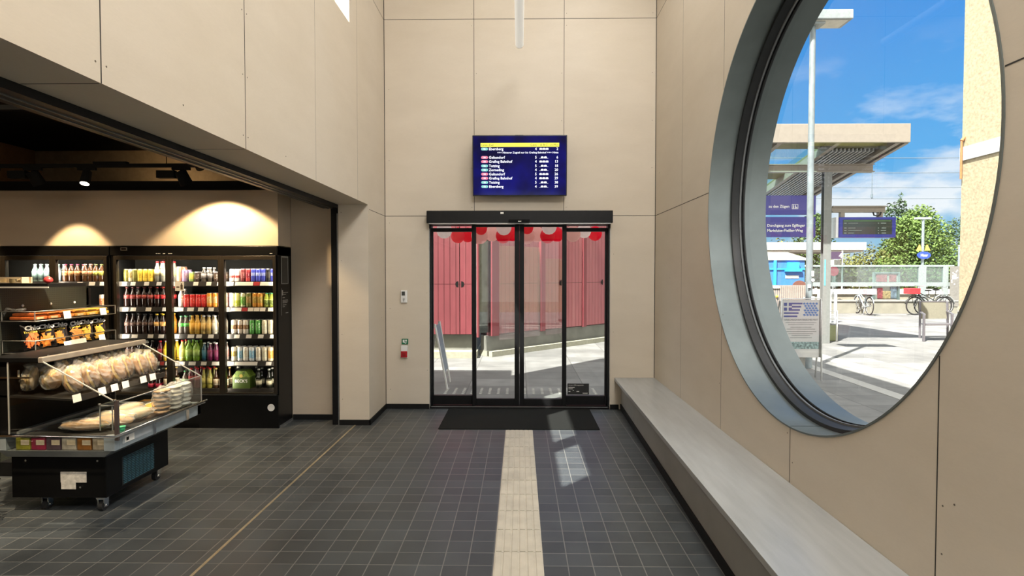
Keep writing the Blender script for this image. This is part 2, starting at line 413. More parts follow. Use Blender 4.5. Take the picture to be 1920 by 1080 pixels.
# ------------------------------------------------------------------ sliding door
d1 = thing('door_1', None, None, (0, YB, 0), kind='structure')
DG = glassmat('door_glass', (.97, .985, .975), 1.4)
part(MB().box(-1.174, 1.161, 6.93, 7.10, 2.385, DZ+.004), 'operator_header', BLACK, d1, .006)
part(MB().box(-1.15, 1.14, 6.94, 7.08, 2.376, 2.385), 'header_rail', STEEL, d1)
part(MB().box(-.245, -.205, 6.926, 6.93, 2.497, 2.519), 'sticker', PAPER, d1)
sen = part(MB().box(-.14, .12, 6.88, 6.93, 2.385, 2.425), 'sensor', BLACKM, d1, .008)
part(MB().box(-.025, .015, 6.876, 6.88, 2.395, 2.405), 'sensor_lens', PAPER, sen)
part(MB().box(-1.172, -1.150, 7.13, 7.28, 0, 2.385).box(1.132, 1.158, 7.13, 7.28, 0, 2.385).box(-1.15, 1.132, 7.13, 7.28, 2.372, 2.385).box(-1.172, 1.158, 7.1, 7.28, 0, .022), 'jamb_frame', BLACK, d1, .003)
part(MB().box(-1.15, 1.132, 7.102, 7.104, .022, .028), 'threshold_strip', STEEL, d1)
def panel(name, x0, x1, gx0, gx1, gz0, gz1, y0, y1, top):
    f = MB().box(x0, gx0, y0, y1, .03, top).box(gx1, x1, y0, y1, .03, top).box(gx0, gx1, y0, y1, .03, gz0).box(gx0, gx1, y0, y1, gz1, top)
    o = part(f, name, BLACK, d1, .004)
    part(MB().box(gx0, gx1, (y0+y1)/2-.003, (y0+y1)/2+.003, gz0, gz1), 'glass_pane', DG, o)
    return o
for sx in (0, 1):
    if not sx: o = panel('side_panel', -1.150, -.600, -1.135, -.628, .150, 2.296, 7.20, 7.25, 2.345)
    else: o = panel('side_panel', .578, 1.132, .606, 1.108, .150, 2.296, 7.20, 7.25, 2.345)
panel('sliding_leaf', -.622, -.008, -.568, -.070, .122, 2.352, 7.14, 7.185, 2.372)
panel('sliding_leaf', -.006, .602, .053, .546, .122, 2.352, 7.14, 7.185, 2.372)
# brush seals seen as pale slivers on the outer jambs
part(MB().box(-1.1725, -1.165, 7.11, 7.13, .03, 2.33).box(1.152, 1.1585, 7.11, 7.13, .03, 2.33), 'seal_strip', STEEL, d1)

sg = thing('door_notice', 'black notice with white heading on the right fixed door pane, low down', 'sign', (.75, 7.198, .17), )
part(MB().box(.622, .903, 7.1965, 7.1995, .168, .312), 'panel', M('notice_black', (.02, .02, .02), .5), sg)
tx = MB().text('Unsere Öffnungszeiten', (.634, 7.1955, .285), (1, 0, 0), (0, 0, 1), .0215)
part(tx, 'heading_lettering', PAPER, sg); tx = MB()
for k, (a, b) in enumerate(((.634, .70), (.634, .69), (.634, .66), (.70, .715), (.69, .705), (.74, .775), (.82, .885))):
    z = (.258, .238, .205, .258, .22, .205, .183)[k]; tx.box(a, b, 7.1955, 7.196, z, z+.007)
part(tx, 'small_print_lettering', PAPER, sg)

# floor things
solo(MB().box(-.92, .895, 6.145, 7.085, 0, .010), 'door_mat', M('mat_fibre', (.016, .017, .016), .95, var=.5, scale=120, stretch=(1, 6, 1), bump=.5, spec=.1), 'black entrance mat on the grey tiles before the sliding door', 'mat', (0, 6.6, 0), bevel=.004)
tsr = thing('tactile_paving', 'cream ribbed tactile guiding strip running down the grey floor to the mat', 'guiding strip', (0, 3, 0))
y = 6.115
tc = M('tactile_cream', (.56, .52, .43), .55, var=.14, scale=5)
while y > -2:
    ts = MB().box(-.158, .142, y-.2975, y, 0, .004)
    for k in range(6):
        x = -.151+k*.05
        ts.box(x, x+.036, y-.294, y-.004, .004, .0085)
    part(ts, 'ribbed_tile', tc, tsr, .0015); y -= .30

# bench along the right wall
bn = thing('bench', 'long pale grey wooden bench fixed under the round window', 'bench', (1.5, 3.5, 0))
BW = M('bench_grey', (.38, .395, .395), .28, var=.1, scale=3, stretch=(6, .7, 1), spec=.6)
y0, y1 = -1.5, 7.095
fx = lambda y, a, b: a+(b-a)*(y-2.43)/(7.1-2.43)
s1, s0 = fx(y1, 1.145, 1.217), fx(y0, 1.145, 1.217)
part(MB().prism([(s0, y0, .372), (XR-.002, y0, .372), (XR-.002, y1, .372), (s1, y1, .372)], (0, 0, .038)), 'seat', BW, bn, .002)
s1, s0 = fx(y1, 1.17, 1.292), fx(y0, 1.17, 1.292)
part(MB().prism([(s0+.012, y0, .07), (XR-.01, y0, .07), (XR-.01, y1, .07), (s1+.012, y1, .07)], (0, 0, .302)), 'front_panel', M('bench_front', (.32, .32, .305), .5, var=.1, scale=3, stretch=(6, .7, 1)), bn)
part(MB().prism([(s0, y0, 0), (XR-.02, y0, 0), (XR-.02, y1, 0), (s1, y1, 0)], (0, 0, .07)), 'toe_kick', bs, bn)
part(MB().box(1.26, 1.275, 6.62, 6.66, .345, .362), 'vent_slot', BLACKM, bn)

# ------------------------------------------------------------------ monitor
mo = thing('departure_monitor', 'blue departure screen listing trains, mounted above the sliding door', 'screen', (0, 6.93, 3.09))
tl = math.radians(4)
U = V((0, -math.sin(tl), math.cos(tl))); R = V((1, 0, 0)); Nn = V((0, -math.cos(tl), -math.sin(tl)))
C0 = V((-.004, 6.90, 3.092)); W2, H2 = .588, .372
part(MB().obox(C0-Nn*.03, R*W2, U*H2, Nn*.03), 'housing', M('screen_bezel', (.008, .008, .01), .3), mo, .006)
scr = part(MB().obox(C0+Nn*.001, R*(W2-.012), U*(H2-.012), Nn*.0015), 'screen', None, mo)
m, nt, out = newmat('screen_blue')
b = nd(nt, 'ShaderNodeBsdfPrincipled'); nt.links.new(b.outputs[0], out.inputs[0])
b.inputs['Base Color'].default_value = (.004, .004, .02, 1); b.inputs['Roughness'].default_value = .08; b.inputs['Specular IOR Level'].default_value = .2
n = noise(nt, 2.2, (1, 1, 1), 3)
nt.links.new(ramp(nt, n, [(.38, (.001, .001, .014)), (.72, (.002, .003, .13))]), b.inputs['Emission Color']); b.inputs['Emission Strength'].default_value = 1.
scr.data.materials.clear(); scr.data.materials.append(m)
part(MB().box(-.06, .04, 6.93, 6.98, 3.46, 3.478), 'camera_bump', BLACKM, mo)
part(MB().box(-.25, .25, 6.985, 7.098, 2.95, 3.25), 'wall_bracket', BLACKM, mo)
K = 2*W2/1377
def sp(px, py): return C0+R*((px-806.5)*K)+U*((545-py)*K)+Nn*.004
def bar(mb, x0, x1, y0, y1): mb.quad(sp(x0, y1), sp(x1, y1), sp(x1, y0), sp(x0, y0)); return mb
EY, EW, EG, ER = emitmat('led_yellow', '#f0ea5a', .95), emitmat('led_white', '#f2f4ff', .95), emitmat('led_teal', '#8fd6d0', .8), emitmat('led_red', '#f08aa4', .8)
part(bar(MB(), 238, 1378, 222, 278), 'heading_bar', EY, mo)
for t_, x_, al_ in (('Linie Ziel', 252, 'LEFT'), ('Gleis', 958, 'LEFT'), ('A B C', 1100, 'LEFT'), ('in Min', 1365, 'RIGHT')): part(MB().text(t_, sp(x_, 266)+Nn*.001, R, U, 46*K, al_), 'heading_lettering', M('screen_ink', (.02, .02, .03), .5), mo)
rows = [(308, 0, 'Ebersberg', '4', '2', 3), (428, 1, 'Geltendorf', '5', '6', 2), (487, 1, 'Grafing Bahnhof', '4', '13', 3), (549, 0, 'Tutzing', '5', '18', 2), (607, 0, 'Zorneding', '4', '20', 2),
        (667, 1, 'Geltendorf', '5', '26', 3), (726, 1, 'Grafing Bahnhof', '4', '29', 3), (786, 0, 'Tutzing', '5', '38', 2), (846, 0, 'Ebersberg', '4', '39', 2)]
for y, red, dest, gl, mn, nc in rows:
    pill, ink, IC = MB(), MB(), MB()
    pts = [sp(295+30*math.copysign(1, math.cos(a))+20*math.cos(a), y+20*math.sin(a)) for a in [2*PI*i/20 for i in range(20)]]
    pill.add(pts, [tuple(range(19, -1, -1))])
    ink.text('S4' if red else 'S6', sp(295, y+12)+Nn*.001, R, U, 34*K, 'CENTER', .02)
    part(MB().text(dest, sp(357, y+17), R, U, 52*K, bold=.02), 'destination_lettering', EW, mo)
    part(MB().text(gl, sp(1054, y+17), R, U, 52*K, 'RIGHT', .02), 'platform_lettering', EW, mo)
    part(MB().text(mn, sp(1365, y+17), R, U, 52*K, 'RIGHT', .02), 'minutes_lettering', EW, mo)
    for k in range(nc):
        x0 = (1090 if nc == 3 else 1112)+k*46
        pts = [sp(x0+22+20*max(-1, min(1, 1.3*math.cos(a))), y+14-28*max(0, math.sin(a))**.6) for a in [PI*i/10 for i in range(11)]]
        IC.add(pts, [tuple(range(10, -1, -1))])
    if nc == 2: bar(IC, 1090, 1112, y+12, y+15); bar(IC, 1200, 1222, y+12, y+15)
    part(IC, 'train_symbol', EW, mo)
    bd = part(pill, 'line_badge', ER if red else EG, mo, label='pink line badge' if red else 'teal line badge')
    part(ink, 'badge_lettering', EW, bd)
part(MB().text('+++ Hinterer Zugteil nur bis Grafing Bahnhof +++ Hinte', sp(1368, 372), R, U, 38.5*K, 'RIGHT', .015), 'message_lettering', EW, mo)

# ------------------------------------------------------------------ small fittings left of the door
ks = thing('key_switch', 'white key switch box on the door wall, above the red emergency button', 'switch', (-1.49, YB, 1.38))
part(MB().box(-1.532, -1.452, 7.066, 7.1, 1.375, 1.535), 'housing', WHITE, ks, .006)
part(MB().box(-1.519, -1.478, 7.063, 7.066, 1.468, 1.520), 'display', M('lcd_grey', (.06, .065, .06), .3), ks)
part(MB().cyl((-1.492, 7.058, 1.425), (-1.492, 7.066, 1.425), .010).box(-1.497, -1.487, 7.05, 7.058, 1.395, 1.43), 'key_lock', STEEL, ks)
es = thing('escape_sign', 'small green escape route sign above the red emergency button', 'sign', (-1.48, YB, .86))
part(MB().box(-1.527, -1.445, 7.085, 7.1, .838, .908), 'panel', M('sign_green', (.0, .13, .055), .45), es)
part(MB().box(-1.513, -1.49, 7.083, 7.085, .86, .897).box(-1.482, -1.46, 7.083, 7.085, .873, .897).prism([(-1.495, 7.083, .860), (-1.459, 7.083, .860), (-1.477, 7.083, .846)], (0, .002, 0)), 'pictogram', WHITE, es)
eb = thing('emergency_button', 'red and white emergency door button under the green escape sign', 'button', (-1.49, YB, .67))
part(MB().box(-1.532, -1.447, 7.052, 7.1, .665, .825), 'housing', WHITE, eb, .006)
rb = part(MB().box(-1.530, -1.449, 7.046, 7.052, .672, .752), 'button_plate', M('signal_red', (.42, .012, .02), .4), eb)
part(MB().cyl((-1.49, 7.04, .712), (-1.49, 7.046, .712), .026, n=20), 'push_disc', M('signal_red_dark', (.28, .01, .015), .3), rb)

# ------------------------------------------------------------------ linear lamp
la = thing('linear_pendant_lamp', 'long white tube lamp hanging lengthwise below the lobby ceiling', 'lamp', (-.007, 4.7, 4.3))
part(MB().cyl((-.007, 3.2, 4.3), (-.007, 6.20, 4.3), .046, n=24), 'diffuser_tube', M('opal_tube', (.82, .81, .76), .4, var=.02, emit=.30), la)
for y_ in (6.20, 3.188): part(MB().cyl((-.007, y_, 4.3), (-.007, y_+.012, 4.3), .047, n=24), 'end_cap', WHITE, la)
for y_ in (4.9, 3.6): part(MB().cyl((-.007, y_, 4.345), (-.007, y_, CEIL), .0015, n=6), 'suspension_wire', STEEL, la)
# ================================================================== shop
struct(MB().box(-7.0, -2.09, 7.6, 7.9, 0, 3.45), 'wall_shop_rear', M('shop_wall_tan', (.34, .25, .15), .8))
struct(MB().box(-7.2, -6.72, -4.3, 7.9, 0, 3.45), 'wall_shop_side', M('shop_wall_brown', (.30, .15, .05), .8))
struct(MB().box(-6.72, -2.09, -4.3, -4.0, 0, 3.45), 'wall_shop_front', PLY2)
struct(MB().box(-7.2, -2.09, -4.3, 7.95, 3.45, 4.0), 'ceiling_shop', BLACKM)
struct(MB().box(-6.72, -2.729, 6.2, 6.6, 2.065, 2.69), 'wall_bulkhead', PLY2)
w = struct(MB().box(-2.729, -2.085, 6.55, 6.6, 0, 2.69).box(-6.72, -2.729, 6.585, 6.6, 0, 2.065), 'wall_shop_niche', PLY2)
part(MB().box(-2.731, -2.727, 6.548, 6.55, 2.06, 2.69), 'panel_joint', JOINT, w)
struct(MB().box(-2.72, -2.14, 6.535, 6.55, 0, .062), 'baseboard_shop', bs)
struct(MB().box(-6.72, -2.09, 6.17, 6.62, 2.692, 2.79), 'trim_2', BLACKM)          # black fascia over the bulkhead
# roller shutter track along the opening, and its guide on the pier
tk = MB().box(-2.27, -2.088, -2.6, 6.36, 2.50, 2.60)
t3 = struct(tk, 'trim_3', BLACK)
part(MB().box(-2.16, -2.152, -2.6, 6.36, 2.494, 2.50).box(-2.215, -2.209, -2.6, 6.36, 2.494, 2.50), 'slot_edge', M('slot_grey', (.10, .11, .11), .4, .5), t3)
t4 = struct(MB().box(-2.17, -2.087, 6.32, 6.40, 0, 2.54), 'trim_4', BLACK)
part(MB().box(-2.10, -2.092, 6.314, 6.32, 0, 2.44), 'guide_edge', STEEL, t4)

# ---------------- track lights
tr = thing('lighting_track', 'black lighting track under the dark shop ceiling', 'track', (-4.6, 5.6, 3.45))
part(MB().box(-6.6, -3.05, 5.582, 5.618, 2.832, 2.868), 'rail', BLACKM, tr)
part(MB().box(-4.34, -4.0, 5.575, 5.625, 2.868, 2.888), 'power_feed', BLACKM, tr)
for x_ in (-6.2, -3.6): part(MB().cyl((x_, 5.6, 2.868), (x_, 5.6, 3.45), .004, n=6), 'hanger', BLACKM, tr)
LENS = emitmat('lamp_lens', (1., .83, .58), 9.)
def spot(x, y, z, d, label, lit=True, gear=False, w=.045, L=.12):
    t = thing('track_spotlight', label, 'spotlight', (x, y, z), 'spotlights on the shop ceiling track')
    part(MB().box(x-.09, x+.09, y-.016, y+.016, z-.028, z), 'adapter', BLACKM, t)
    d = V(d).normalized(); piv = V((x, y, z-.06)); a = piv-d*.02; e = piv+d*L
    part(MB().cyl((x, y, z-.028), (x, y, z-.065), .012, n=10), 'stem', BLACKM, t)
    hd = part(MB().cyl(a, e, w*.9, w, 20), 'lamp_head', BLACKM, t)
    part(MB().cyl(e, e+d*.002, w*.86, n=20), 'lens', LENS if lit else DARK, hd)
    if gear: part(MB().box(x-.24, x-.06, y-.03, y+.03, z-.11, z-.035), 'gear_box', BLACKM, t)
    return e
Z = 2.832
lamps = []
lamps.append((spot(-4.42, 5.6, Z, (.08, -.42, -1), 'lit track spotlight aimed down, second lit one from the left'), (.08, -.42, -1)))
spot(-5.42, 5.6, Z, (.15, -.35, -1), 'lit track spotlight cut by the left picture edge')
spot(-4.98, 5.6, Z, (.25, .5, -1), 'dark backed track spotlight with gear box, between the two lit ones', False, True, .06)
spot(-3.45, 5.6, Z, (.25, .5, -1), 'dark backed track spotlight with gear box, right of the lit ones', False, True, .06)
tr2 = thing('lighting_track', 'second black track nearer the opening, mostly hidden by the door lintel', 'track', (-3.3, 4.4, 3.45))
part(MB().box(-4.4, -2.5, 4.382, 4.418, 3.06, 3.096), 'rail', BLACKM, tr2)
for x_ in (-4.0, -2.8): part(MB().cyl((x_, 4.4, 3.096), (x_, 4.4, 3.45), .004, n=6), 'hanger', BLACKM, tr2)
spot(-3.36, 4.4, 3.06, (.1, -.3, -1), 'small dark spotlight high under the black ceiling, left of two', False, w=.03, L=.08)
spot(-3.25, 4.4, 3.06, (.1, -.3, -1), 'small dark spotlight high under the black ceiling, right of two', False, w=.03, L=.08)
spot(-3.30, 5.6, Z+.14, (.5, -.2, -.7), 'dark spotlight head showing just beneath the lintel edge', False, w=.045)

# ---------------- drinks coolers
CB = M('cooler_black', (.005, .005, .005), .35, .0, .1, spec=.2)
CF = M('cooler_frame', (.035, .028, .020), .35, .3)
LED = M('cooler_led_cover', (.35, .33, .30), .4)
CG = glassmat('cooler_glass', (.96, .96, .95), 1.2)
SH = [1.655, 1.362, 1.052, .740, .425]       # shelf tops
RAILH = .05
YF, YK = 6.165, 6.545
def cooler(name, label, x0, x1, bays, shelves):
    c = thing(name, label, 'drinks cooler', ((x0+x1)/2, 6.35, 0))
    part(MB().box(x0, x0+.03, YF+.02, YK, .02, 2.055).box(x1-.03, x1, YF+.02, YK, .02, 2.055).box(x0+.03, x1-.03, YF+.02, YK-.015, .02, .38), 'cabinet', CB, c, .002)
    part(MB().box(x0, x1, YK-.015, YK, .02, 2.055), 'back_liner', DARK, c)
    part(MB().box(x0, x1, YF, YK-.016, 1.955, 2.058), 'canopy', CB, c, .004)
    part(MB().box(x0, x1, YF+.0, YF+.02, .0, .37), 'base_grille', CB, c)
    part(MB().box(x0+.03, x1-.03, YF+.015, YF+.022, .372, .380), 'sill_strip', STEEL, c)
    for bx0, bx1 in bays:
        f = MB().box(bx0, bx0+.035, YF, YF+.045, .385, 1.95).box(bx1-.035, bx1, YF, YF+.045, .385, 1.95).box(bx0+.035, bx1-.035, YF, YF+.045, .385, .405).box(bx0+.035, bx1-.035, YF, YF+.045, 1.905, 1.95)
        d = part(f, 'door', CF, c, .003)
        part(MB().box(bx0+.035, bx1-.035, YF+.02, YF+.026, .405, 1.905), 'glass_pane', CG, d)
    for i, z in enumerate(shelves):
        s = MB().box(x0+.03, x1-.03, 6.275, YK-.015, z-.018, z).box(x0+.03, x1-.03, 6.262, 6.275, z-RAILH, z+.004)
        sh = part(s, 'shelf', M('shelf_dark', (.03, .025, .02), .5), c)
        yield c, i, z, sh
TAG = M('price_card', (.80, .75, .66), .6, var=.05)
TAGR = M('price_card_red', (.40, .03, .03), .6)
def pricetags(sh, z, x0, offs, rnd):
    for a, w_, red in offs:
        p = MB().prism([(x0+a*.00625, 6.2595, z-RAILH+.008), (x0+(a+w_)*.00625, 6.2595, z-RAILH+.008), (x0+(a+w_)*.00625+.008, 6.2595, z-.001), (x0+a*.00625+.008, 6.2595, z-.001)], (0, .0015, 0))
        part(p, 'price_tag', TAGR if red else TAG, sh)
BX = [-4.590, -3.965, -3.365, -2.745]        # bay edges of the right cooler
rng = random.Random(11)
tagrows = [  # per shelf, offsets in small units from each bay's left edge
    [[(5, 8, 0), (20, 9, 0), (45, 9, 0), (68, 9, 0)], [(4, 12, 0), (36, 9, 0), (60, 9, 0), (80, 7, 0)], [(5, 9, 0), (17, 33, 0), (51, 11, 1), (63, 28, 0)]],
    [[(5, 10, 0), (19, 10, 0), (47, 10, 0), (78, 8, 0)], [(6, 11, 0), (24, 12, 0), (44, 10, 0), (63, 10, 0), (82, 6, 0)], [(8, 20, 0), (29, 10, 1), (40, 10, 0), (51, 10, 0), (62, 10, 0), (77, 16, 0)]],
    [[(3, 13, 0), (20, 11, 0), (50, 10, 0), (70, 10, 0)], [(2, 6, 0), (24, 12, 0), (40, 10, 0), (62, 10, 0), (82, 6, 0)], [(14, 10, 0), (36, 10, 0), (58, 10, 0), (80, 10, 0)]],
    [[(45, 8, 0), (60, 11, 0), (72, 7, 1), (82, 8, 0)], [(8, 10, 0), (25, 13, 0), (48, 10, 0), (68, 16, 0)], [(5, 8, 0), (14, 42, 0), (72, 10, 0), (90, 5, 0)]],
    [[], [], []]]
for c, i, z, sh in cooler('drinks_cooler', 'tall black three door drinks cooler full of bottles and cans, beside the ply wall', -4.625, -2.729, list(zip(BX[:-1], BX[1:])), SH):
    for b in range(3): pricetags(sh, z, BX[b], tagrows[i][b], rng)
    cool = c
sd = MB()                                   # marks on the cooler's visible flank
XS = -2.7285
part(MB().box(XS, XS+.006, 6.27, 6.278, 1.63, 1.95).box(XS, XS+.006, 6.442, 6.45, 1.63, 1.95).box(XS, XS+.006, 6.278, 6.442, 1.63, 1.638).box(XS, XS+.006, 6.278, 6.442, 1.935, 1.95), 'vent_frame', M('vent_edge', (.35, .35, .33), .5), cool)
part(MB().box(XS, XS+.003, 6.278, 6.442, 1.638, 1.935), 'vent_panel', M('vent_grey', (.05, .05, .045), .5), cool)
sd.box(XS, XS+.001, 6.27, 6.274, 1.27, 1.58).box(XS, XS+.001, 6.285, 6.31, 1.50, 1.56)
for k, (a, b_, z) in enumerate(((.32, .45, 1.527), (.32, .39, 1.507), (.30, .36, 1.47), (.30, .44, 1.44), (.30, .45, 1.425), (.30, .43, 1.41), (.30, .40, 1.385), (.30, .36, 1.365), (.38, .45, 1.29))):
    sd.box(XS, XS+.001, 6.0+a, 6.0+b_, z, z+.006)
part(sd, 'side_lettering', M('lettering_grey', (.45, .45, .42), .5), cool)
part(MB().cyl((XS-.085, YF-.004, .235), (XS-.085, YF, .235), .04, n=24), 'badge', M('badge', (.7, .7, .68), .4), cool)
part(MB().box(-4.50, -4.425, YF-.004, YF, 2.01, 2.045), 'display_frame', STEEL, cool)
part(MB().box(-4.49, -4.435, YF-.006, YF-.004, 2.017, 2.038), 'display', M('lcd_black', (.01, .01, .01), .2), cool)
hx = MB()
for a, b_ in ((-4.10, -4.085), (-4.078, -4.066), (-4.060, -4.05), (-4.02, -3.995), (-3.96, -3.915), (-2.81, -2.78)): hx.box(a, b_, YF-.001, YF, 1.972, 1.980)
part(hx, 'canopy_lettering', M('lettering_white', (.6, .6, .58), .5), cool)
part(MB().bar((-2.722, 6.19, .012), (-2.722, 6.53, .012), .012, .024), 'skirting_strip', STEEL, cool)
nt_ = thing('hanging_card', 'cream card with bottle picture hung on the middle cooler door', 'card', (-3.83, 6.155, 1.61))
part(MB().box(-3.885, -3.785, 6.160, 6.1625, 1.555, 1.66), 'card', PAPER, nt_)
part(MB().box(-3.822, -3.798, 6.1585, 6.160, 1.572, 1.625).box(-3.816, -3.804, 6.1585, 6.16, 1.625, 1.642).box(-3.87, -3.835, 6.1585, 6.16, 1.59, 1.606), 'print', M('card_ink', (.10, .07, .04), .6), nt_)
LX = [-6.42, -5.86, -5.285, -4.665]
for c, i, z, sh in cooler('drinks_cooler', 'black drinks cooler behind the snack shelf, next to the left edge', -6.45, -4.635, list(zip(LX[:-1], LX[1:])), [1.655, 1.362, 1.052, .740, .425]):
    if i == 0:
        pricetags(sh, z, LX[1], [(70, 14, 0)], rng); pricetags(sh, z, LX[2], [(32, 10, 0), (54, 11, 0), (74, 11, 0), (88, 10, 1)], rng)
    if i == 1: pricetags(sh, z, LX[2], [(60, 10, 0), (80, 12, 0)], rng)

# ---------------- drinks
GREEN_B = 'bottle green'
def liquid(key, c, rough=.12): return M('liq_'+key, c, rough, 0, .1, 9, spec=.6, coat=.4)
KINDS_ = {}
def can(key, desc, h, r, c1, c2, band=(.3, .75), c3=None):
    def make():
        t = thing('beverage_can', '', 'can')
        p = [(r*.78, 0), (r*.97, .006), (r, .014), (r, h-.016), (r*.86, h-.004)]
        part(MB().lathe(p, n=16), 'can_body', bandmat('can_'+key, c1, c2, h*band[0], h*band[1], c3=c3), t)
        part(MB().lathe([(r*.86, h-.004), (r*.86, h), (r*.76, h), (r*.74, h-.004)], n=16), 'can_lid', M('can_alu', (.62, .61, .58), .3, .8), t)
        return t
    KINDS_[key] = (make, desc, r)
def bottle(key, desc, h, r, body, cap, label, lz=(.38, .68), nr=.013, neck=.72):
    def make():
        t = thing('drink_bottle', '', 'bottle')
        p = [(r*.8, 0), (r, .008), (r, h*.30), (r*.93, h*.40), (r, h*.52), (r*.97, h*(neck-.08)), (r*.70, h*neck), (nr*1.15, h*(neck+.14)), (nr, h*.93)]
        if lz[1] > .5: p = [(r*.8, 0), (r, .008), (r, h*(neck-.10)), (r*.9, h*(neck-.03)), (r*.6, h*(neck+.06)), (nr*1.1, h*(neck+.15)), (nr, h*.93)]
        part(MB().lathe(p, n=16), 'bottle_body', liquid(*body), t)
        part(MB().lathe([(nr*1.2, h*.93), (nr*1.2, h-.002), (nr*1.05, h)], n=12), 'bottle_cap', M('cap_'+cap[0], cap[1], .4), t)
        if label: part(MB().lathe([(r*1.012, h*lz[0]), (r*1.012, h*min(lz[1], neck-.11))], n=16), 'bottle_label', bandmat('lab_'+key, label[0], label[1], h*(lz[0]+.06), h*(lz[1]-.06), .5, 0), t)
        return t
    KINDS_[key] = (make, desc, r)
W_, RED, YEL = (.75, .74, .70), (.5, .015, .02), (.75, .52, .05)
can('olive', 'dim olive can', .145, .0285, (.12, .11, .02), (.20, .17, .04))
can('goldwhite', 'white and gold slim can', .145, .0285, (.55, .45, .25), (.3, .2, .06))
can('yellow', 'yellow slim can', .145, .0285, (.70, .50, .06), (.62, .40, .04), c3=(.2, .12, .02))
can('pinkorange', 'tall salmon pink can', .175, .031, (.62, .27, .16), (.55, .22, .13))
can('purple', 'purple can', .14, .031, (.30, .20, .38), (.36, .22, .30), c3=(.6, .5, .6))
can('greenyel', 'short green and yellow can', .115, .029, (.28, .40, .12), (.62, .50, .08))
can('dark', 'dark brown can', .115, .029, (.05, .03, .02), (.12, .08, .05), c3=(.4, .35, .3))
can('pink', 'pink slim can', .145, .0285, (.6, .25, .25), (.5, .12, .14))
can('red', 'red cola can', .150, .0315, (.58, .02, .02), (.68, .05, .04), c3=(.75, .5, .45))
can('orange', 'orange can', .165, .031, (.75, .30, .04), (.60, .38, .12), c3=(.75, .7, .5))
can('peach', 'pale pink can', .165, .031, (.72, .38, .30), (.66, .22, .18), c3=(.8, .7, .6))
can('whitered', 'white and red slim can', .148, .0285, (.74, .70, .64), (.5, .06, .05), (.3, .5))
can('darkred', 'dark red slim can', .150, .0285, (.18, .03, .03), (.30, .08, .07), c3=(.6, .4, .35))
can('redcan', 'red slim can', .150, .0285, (.45, .05, .05), (.25, .02, .03), c3=(.6, .3, .3))
can('blue', 'blue and silver energy can', .150, .0285, (.05, .06, .35), (.30, .32, .5), (.45, .7))
can('black', 'black energy can', .150, .0285, (.012, .012, .014), (.05, .04, .03))
can('orangewhite', 'white and orange slim can', .146, .0285, (.75, .68, .6), (.66, .22, .08), (.2, .7))
can('white', 'white slim can', .165, .0305, W_, (.5, .55, .6))
can('lime', 'lime yellow can', .165, .031, (.70, .66, .25), (.50, .55, .04), (.1, .5), (.7, .7, .4))
can('limegreen', 'green and white can', .165, .031, (.66, .68, .45), (.12, .30, .05), (.15, .75), (.6, .6, .3))
can('olivebrown', 'olive brown can', .165, .031, (.16, .17, .04), (.26, .17, .05), c3=(.5, .4, .2))
can('amber', 'amber orange can', .165, .031, (.58, .26, .04), (.36, .24, .04), c3=(.7, .55, .3))
can('silverbrown', 'silver can with brown ring', .165, .0305, (.66, .60, .52), (.22, .12, .06), (.35, .65), (.6, .4, .2))
can('green', 'green and white beer can', .165, .0305, (.08, .30, .06), (.12, .38, .09), c3=(.7, .7, .6))
can('cream', 'cream coloured can', .165, .0305, (.66, .60, .44), (.55, .52, .38), c3=(.45, .35, .15))
can('gold', 'golden can', .165, .0305, (.60, .44, .10), (.45, .30, .05))
can('goldring', 'cream can with gold crest', .165, .0305, (.70, .62, .45), (.38, .25, .06), (.35, .7), (.7, .6, .35))
can('skyblue', 'pale blue beer can', .165, .0305, (.62, .66, .66), (.22, .42, .55), (.2, .75), (.7, .7, .7))
can('ivory', 'ivory white can', .165, .0305, (.74, .70, .60), (.66, .60, .46), c3=(.4, .3, .2))
can('amberwhite', 'white and amber can', .165, .0305, (.72, .60, .40), (.62, .30, .06), (.2, .75), (.75, .6, .3))
CLEAR, COLA, AMB = ('clear', (.30, .28, .22)), ('cola', (.018, .008, .006)), ('amber', (.45, .22, .03))
bottle('tallgold', 'tall bottle with gold label and red cap', .235, .031, ('clear', (.30, .28, .22)), ('red', RED), ((.62, .55, .34), (.70, .62, .42)), (.28, .72))
bottle('tallgreen', 'tall bottle with green label and red cap', .235, .031, ('clear', (.30, .28, .22)), ('red', RED), ((.40, .48, .20), (.52, .55, .26)), (.28, .72))
bottle('coladim', 'dark cola bottle with red band', .235, .0325, COLA, ('darkred', (.12, .02, .02)), ((.28, .03, .03), (.36, .07, .06)), (.42, .62))
bottle('cola', 'cola bottle with bright red label', .235, .0325, ('cola', (.018, .008, .006)), ('clearred', (.5, .05, .04)), ((.62, .01, .02), (.68, .06, .05)), (.42, .66))
bottle('coladark', 'nearly black cola bottle', .235, .0325, COLA, ('black', (.02, .02, .02)), ((.06, .03, .025), (.16, .09, .07)), (.40, .60))
bottle('coke_orange', 'dark bottle with orange label and yellow cap', .235, .0325, COLA, ('yellow', YEL), ((.66, .34, .10), (.72, .48, .16)), (.40, .60))
bottle('orangeade', 'orange soda bottle', .235, .0325, ('orangeade', (.60, .24, .03)), ('yellow', YEL), ((.70, .30, .05), (.66, .22, .04)), (.40, .74))
bottle('whitecap', 'clear dark bottle with white cap', .165, .030, ('grey', (.10, .085, .07)), ('white', W_), ((.16, .13, .11), (.30, .26, .24)), (.2, .6))
bottle('shortwhite', 'short water bottle with white cap', .21, .031, ('pale', (.42, .36, .33)), ('white', W_), ((.70, .55, .48), (.62, .30, .22)), (.4, .65))
bottle('greenlabel', 'clear bottle with green label and green cap', .21, .031, ('grey', (.10, .085, .07)), ('green', (.10, .36, .16)), ((.10, .50, .10), (.14, .56, .12)), (.42, .60))
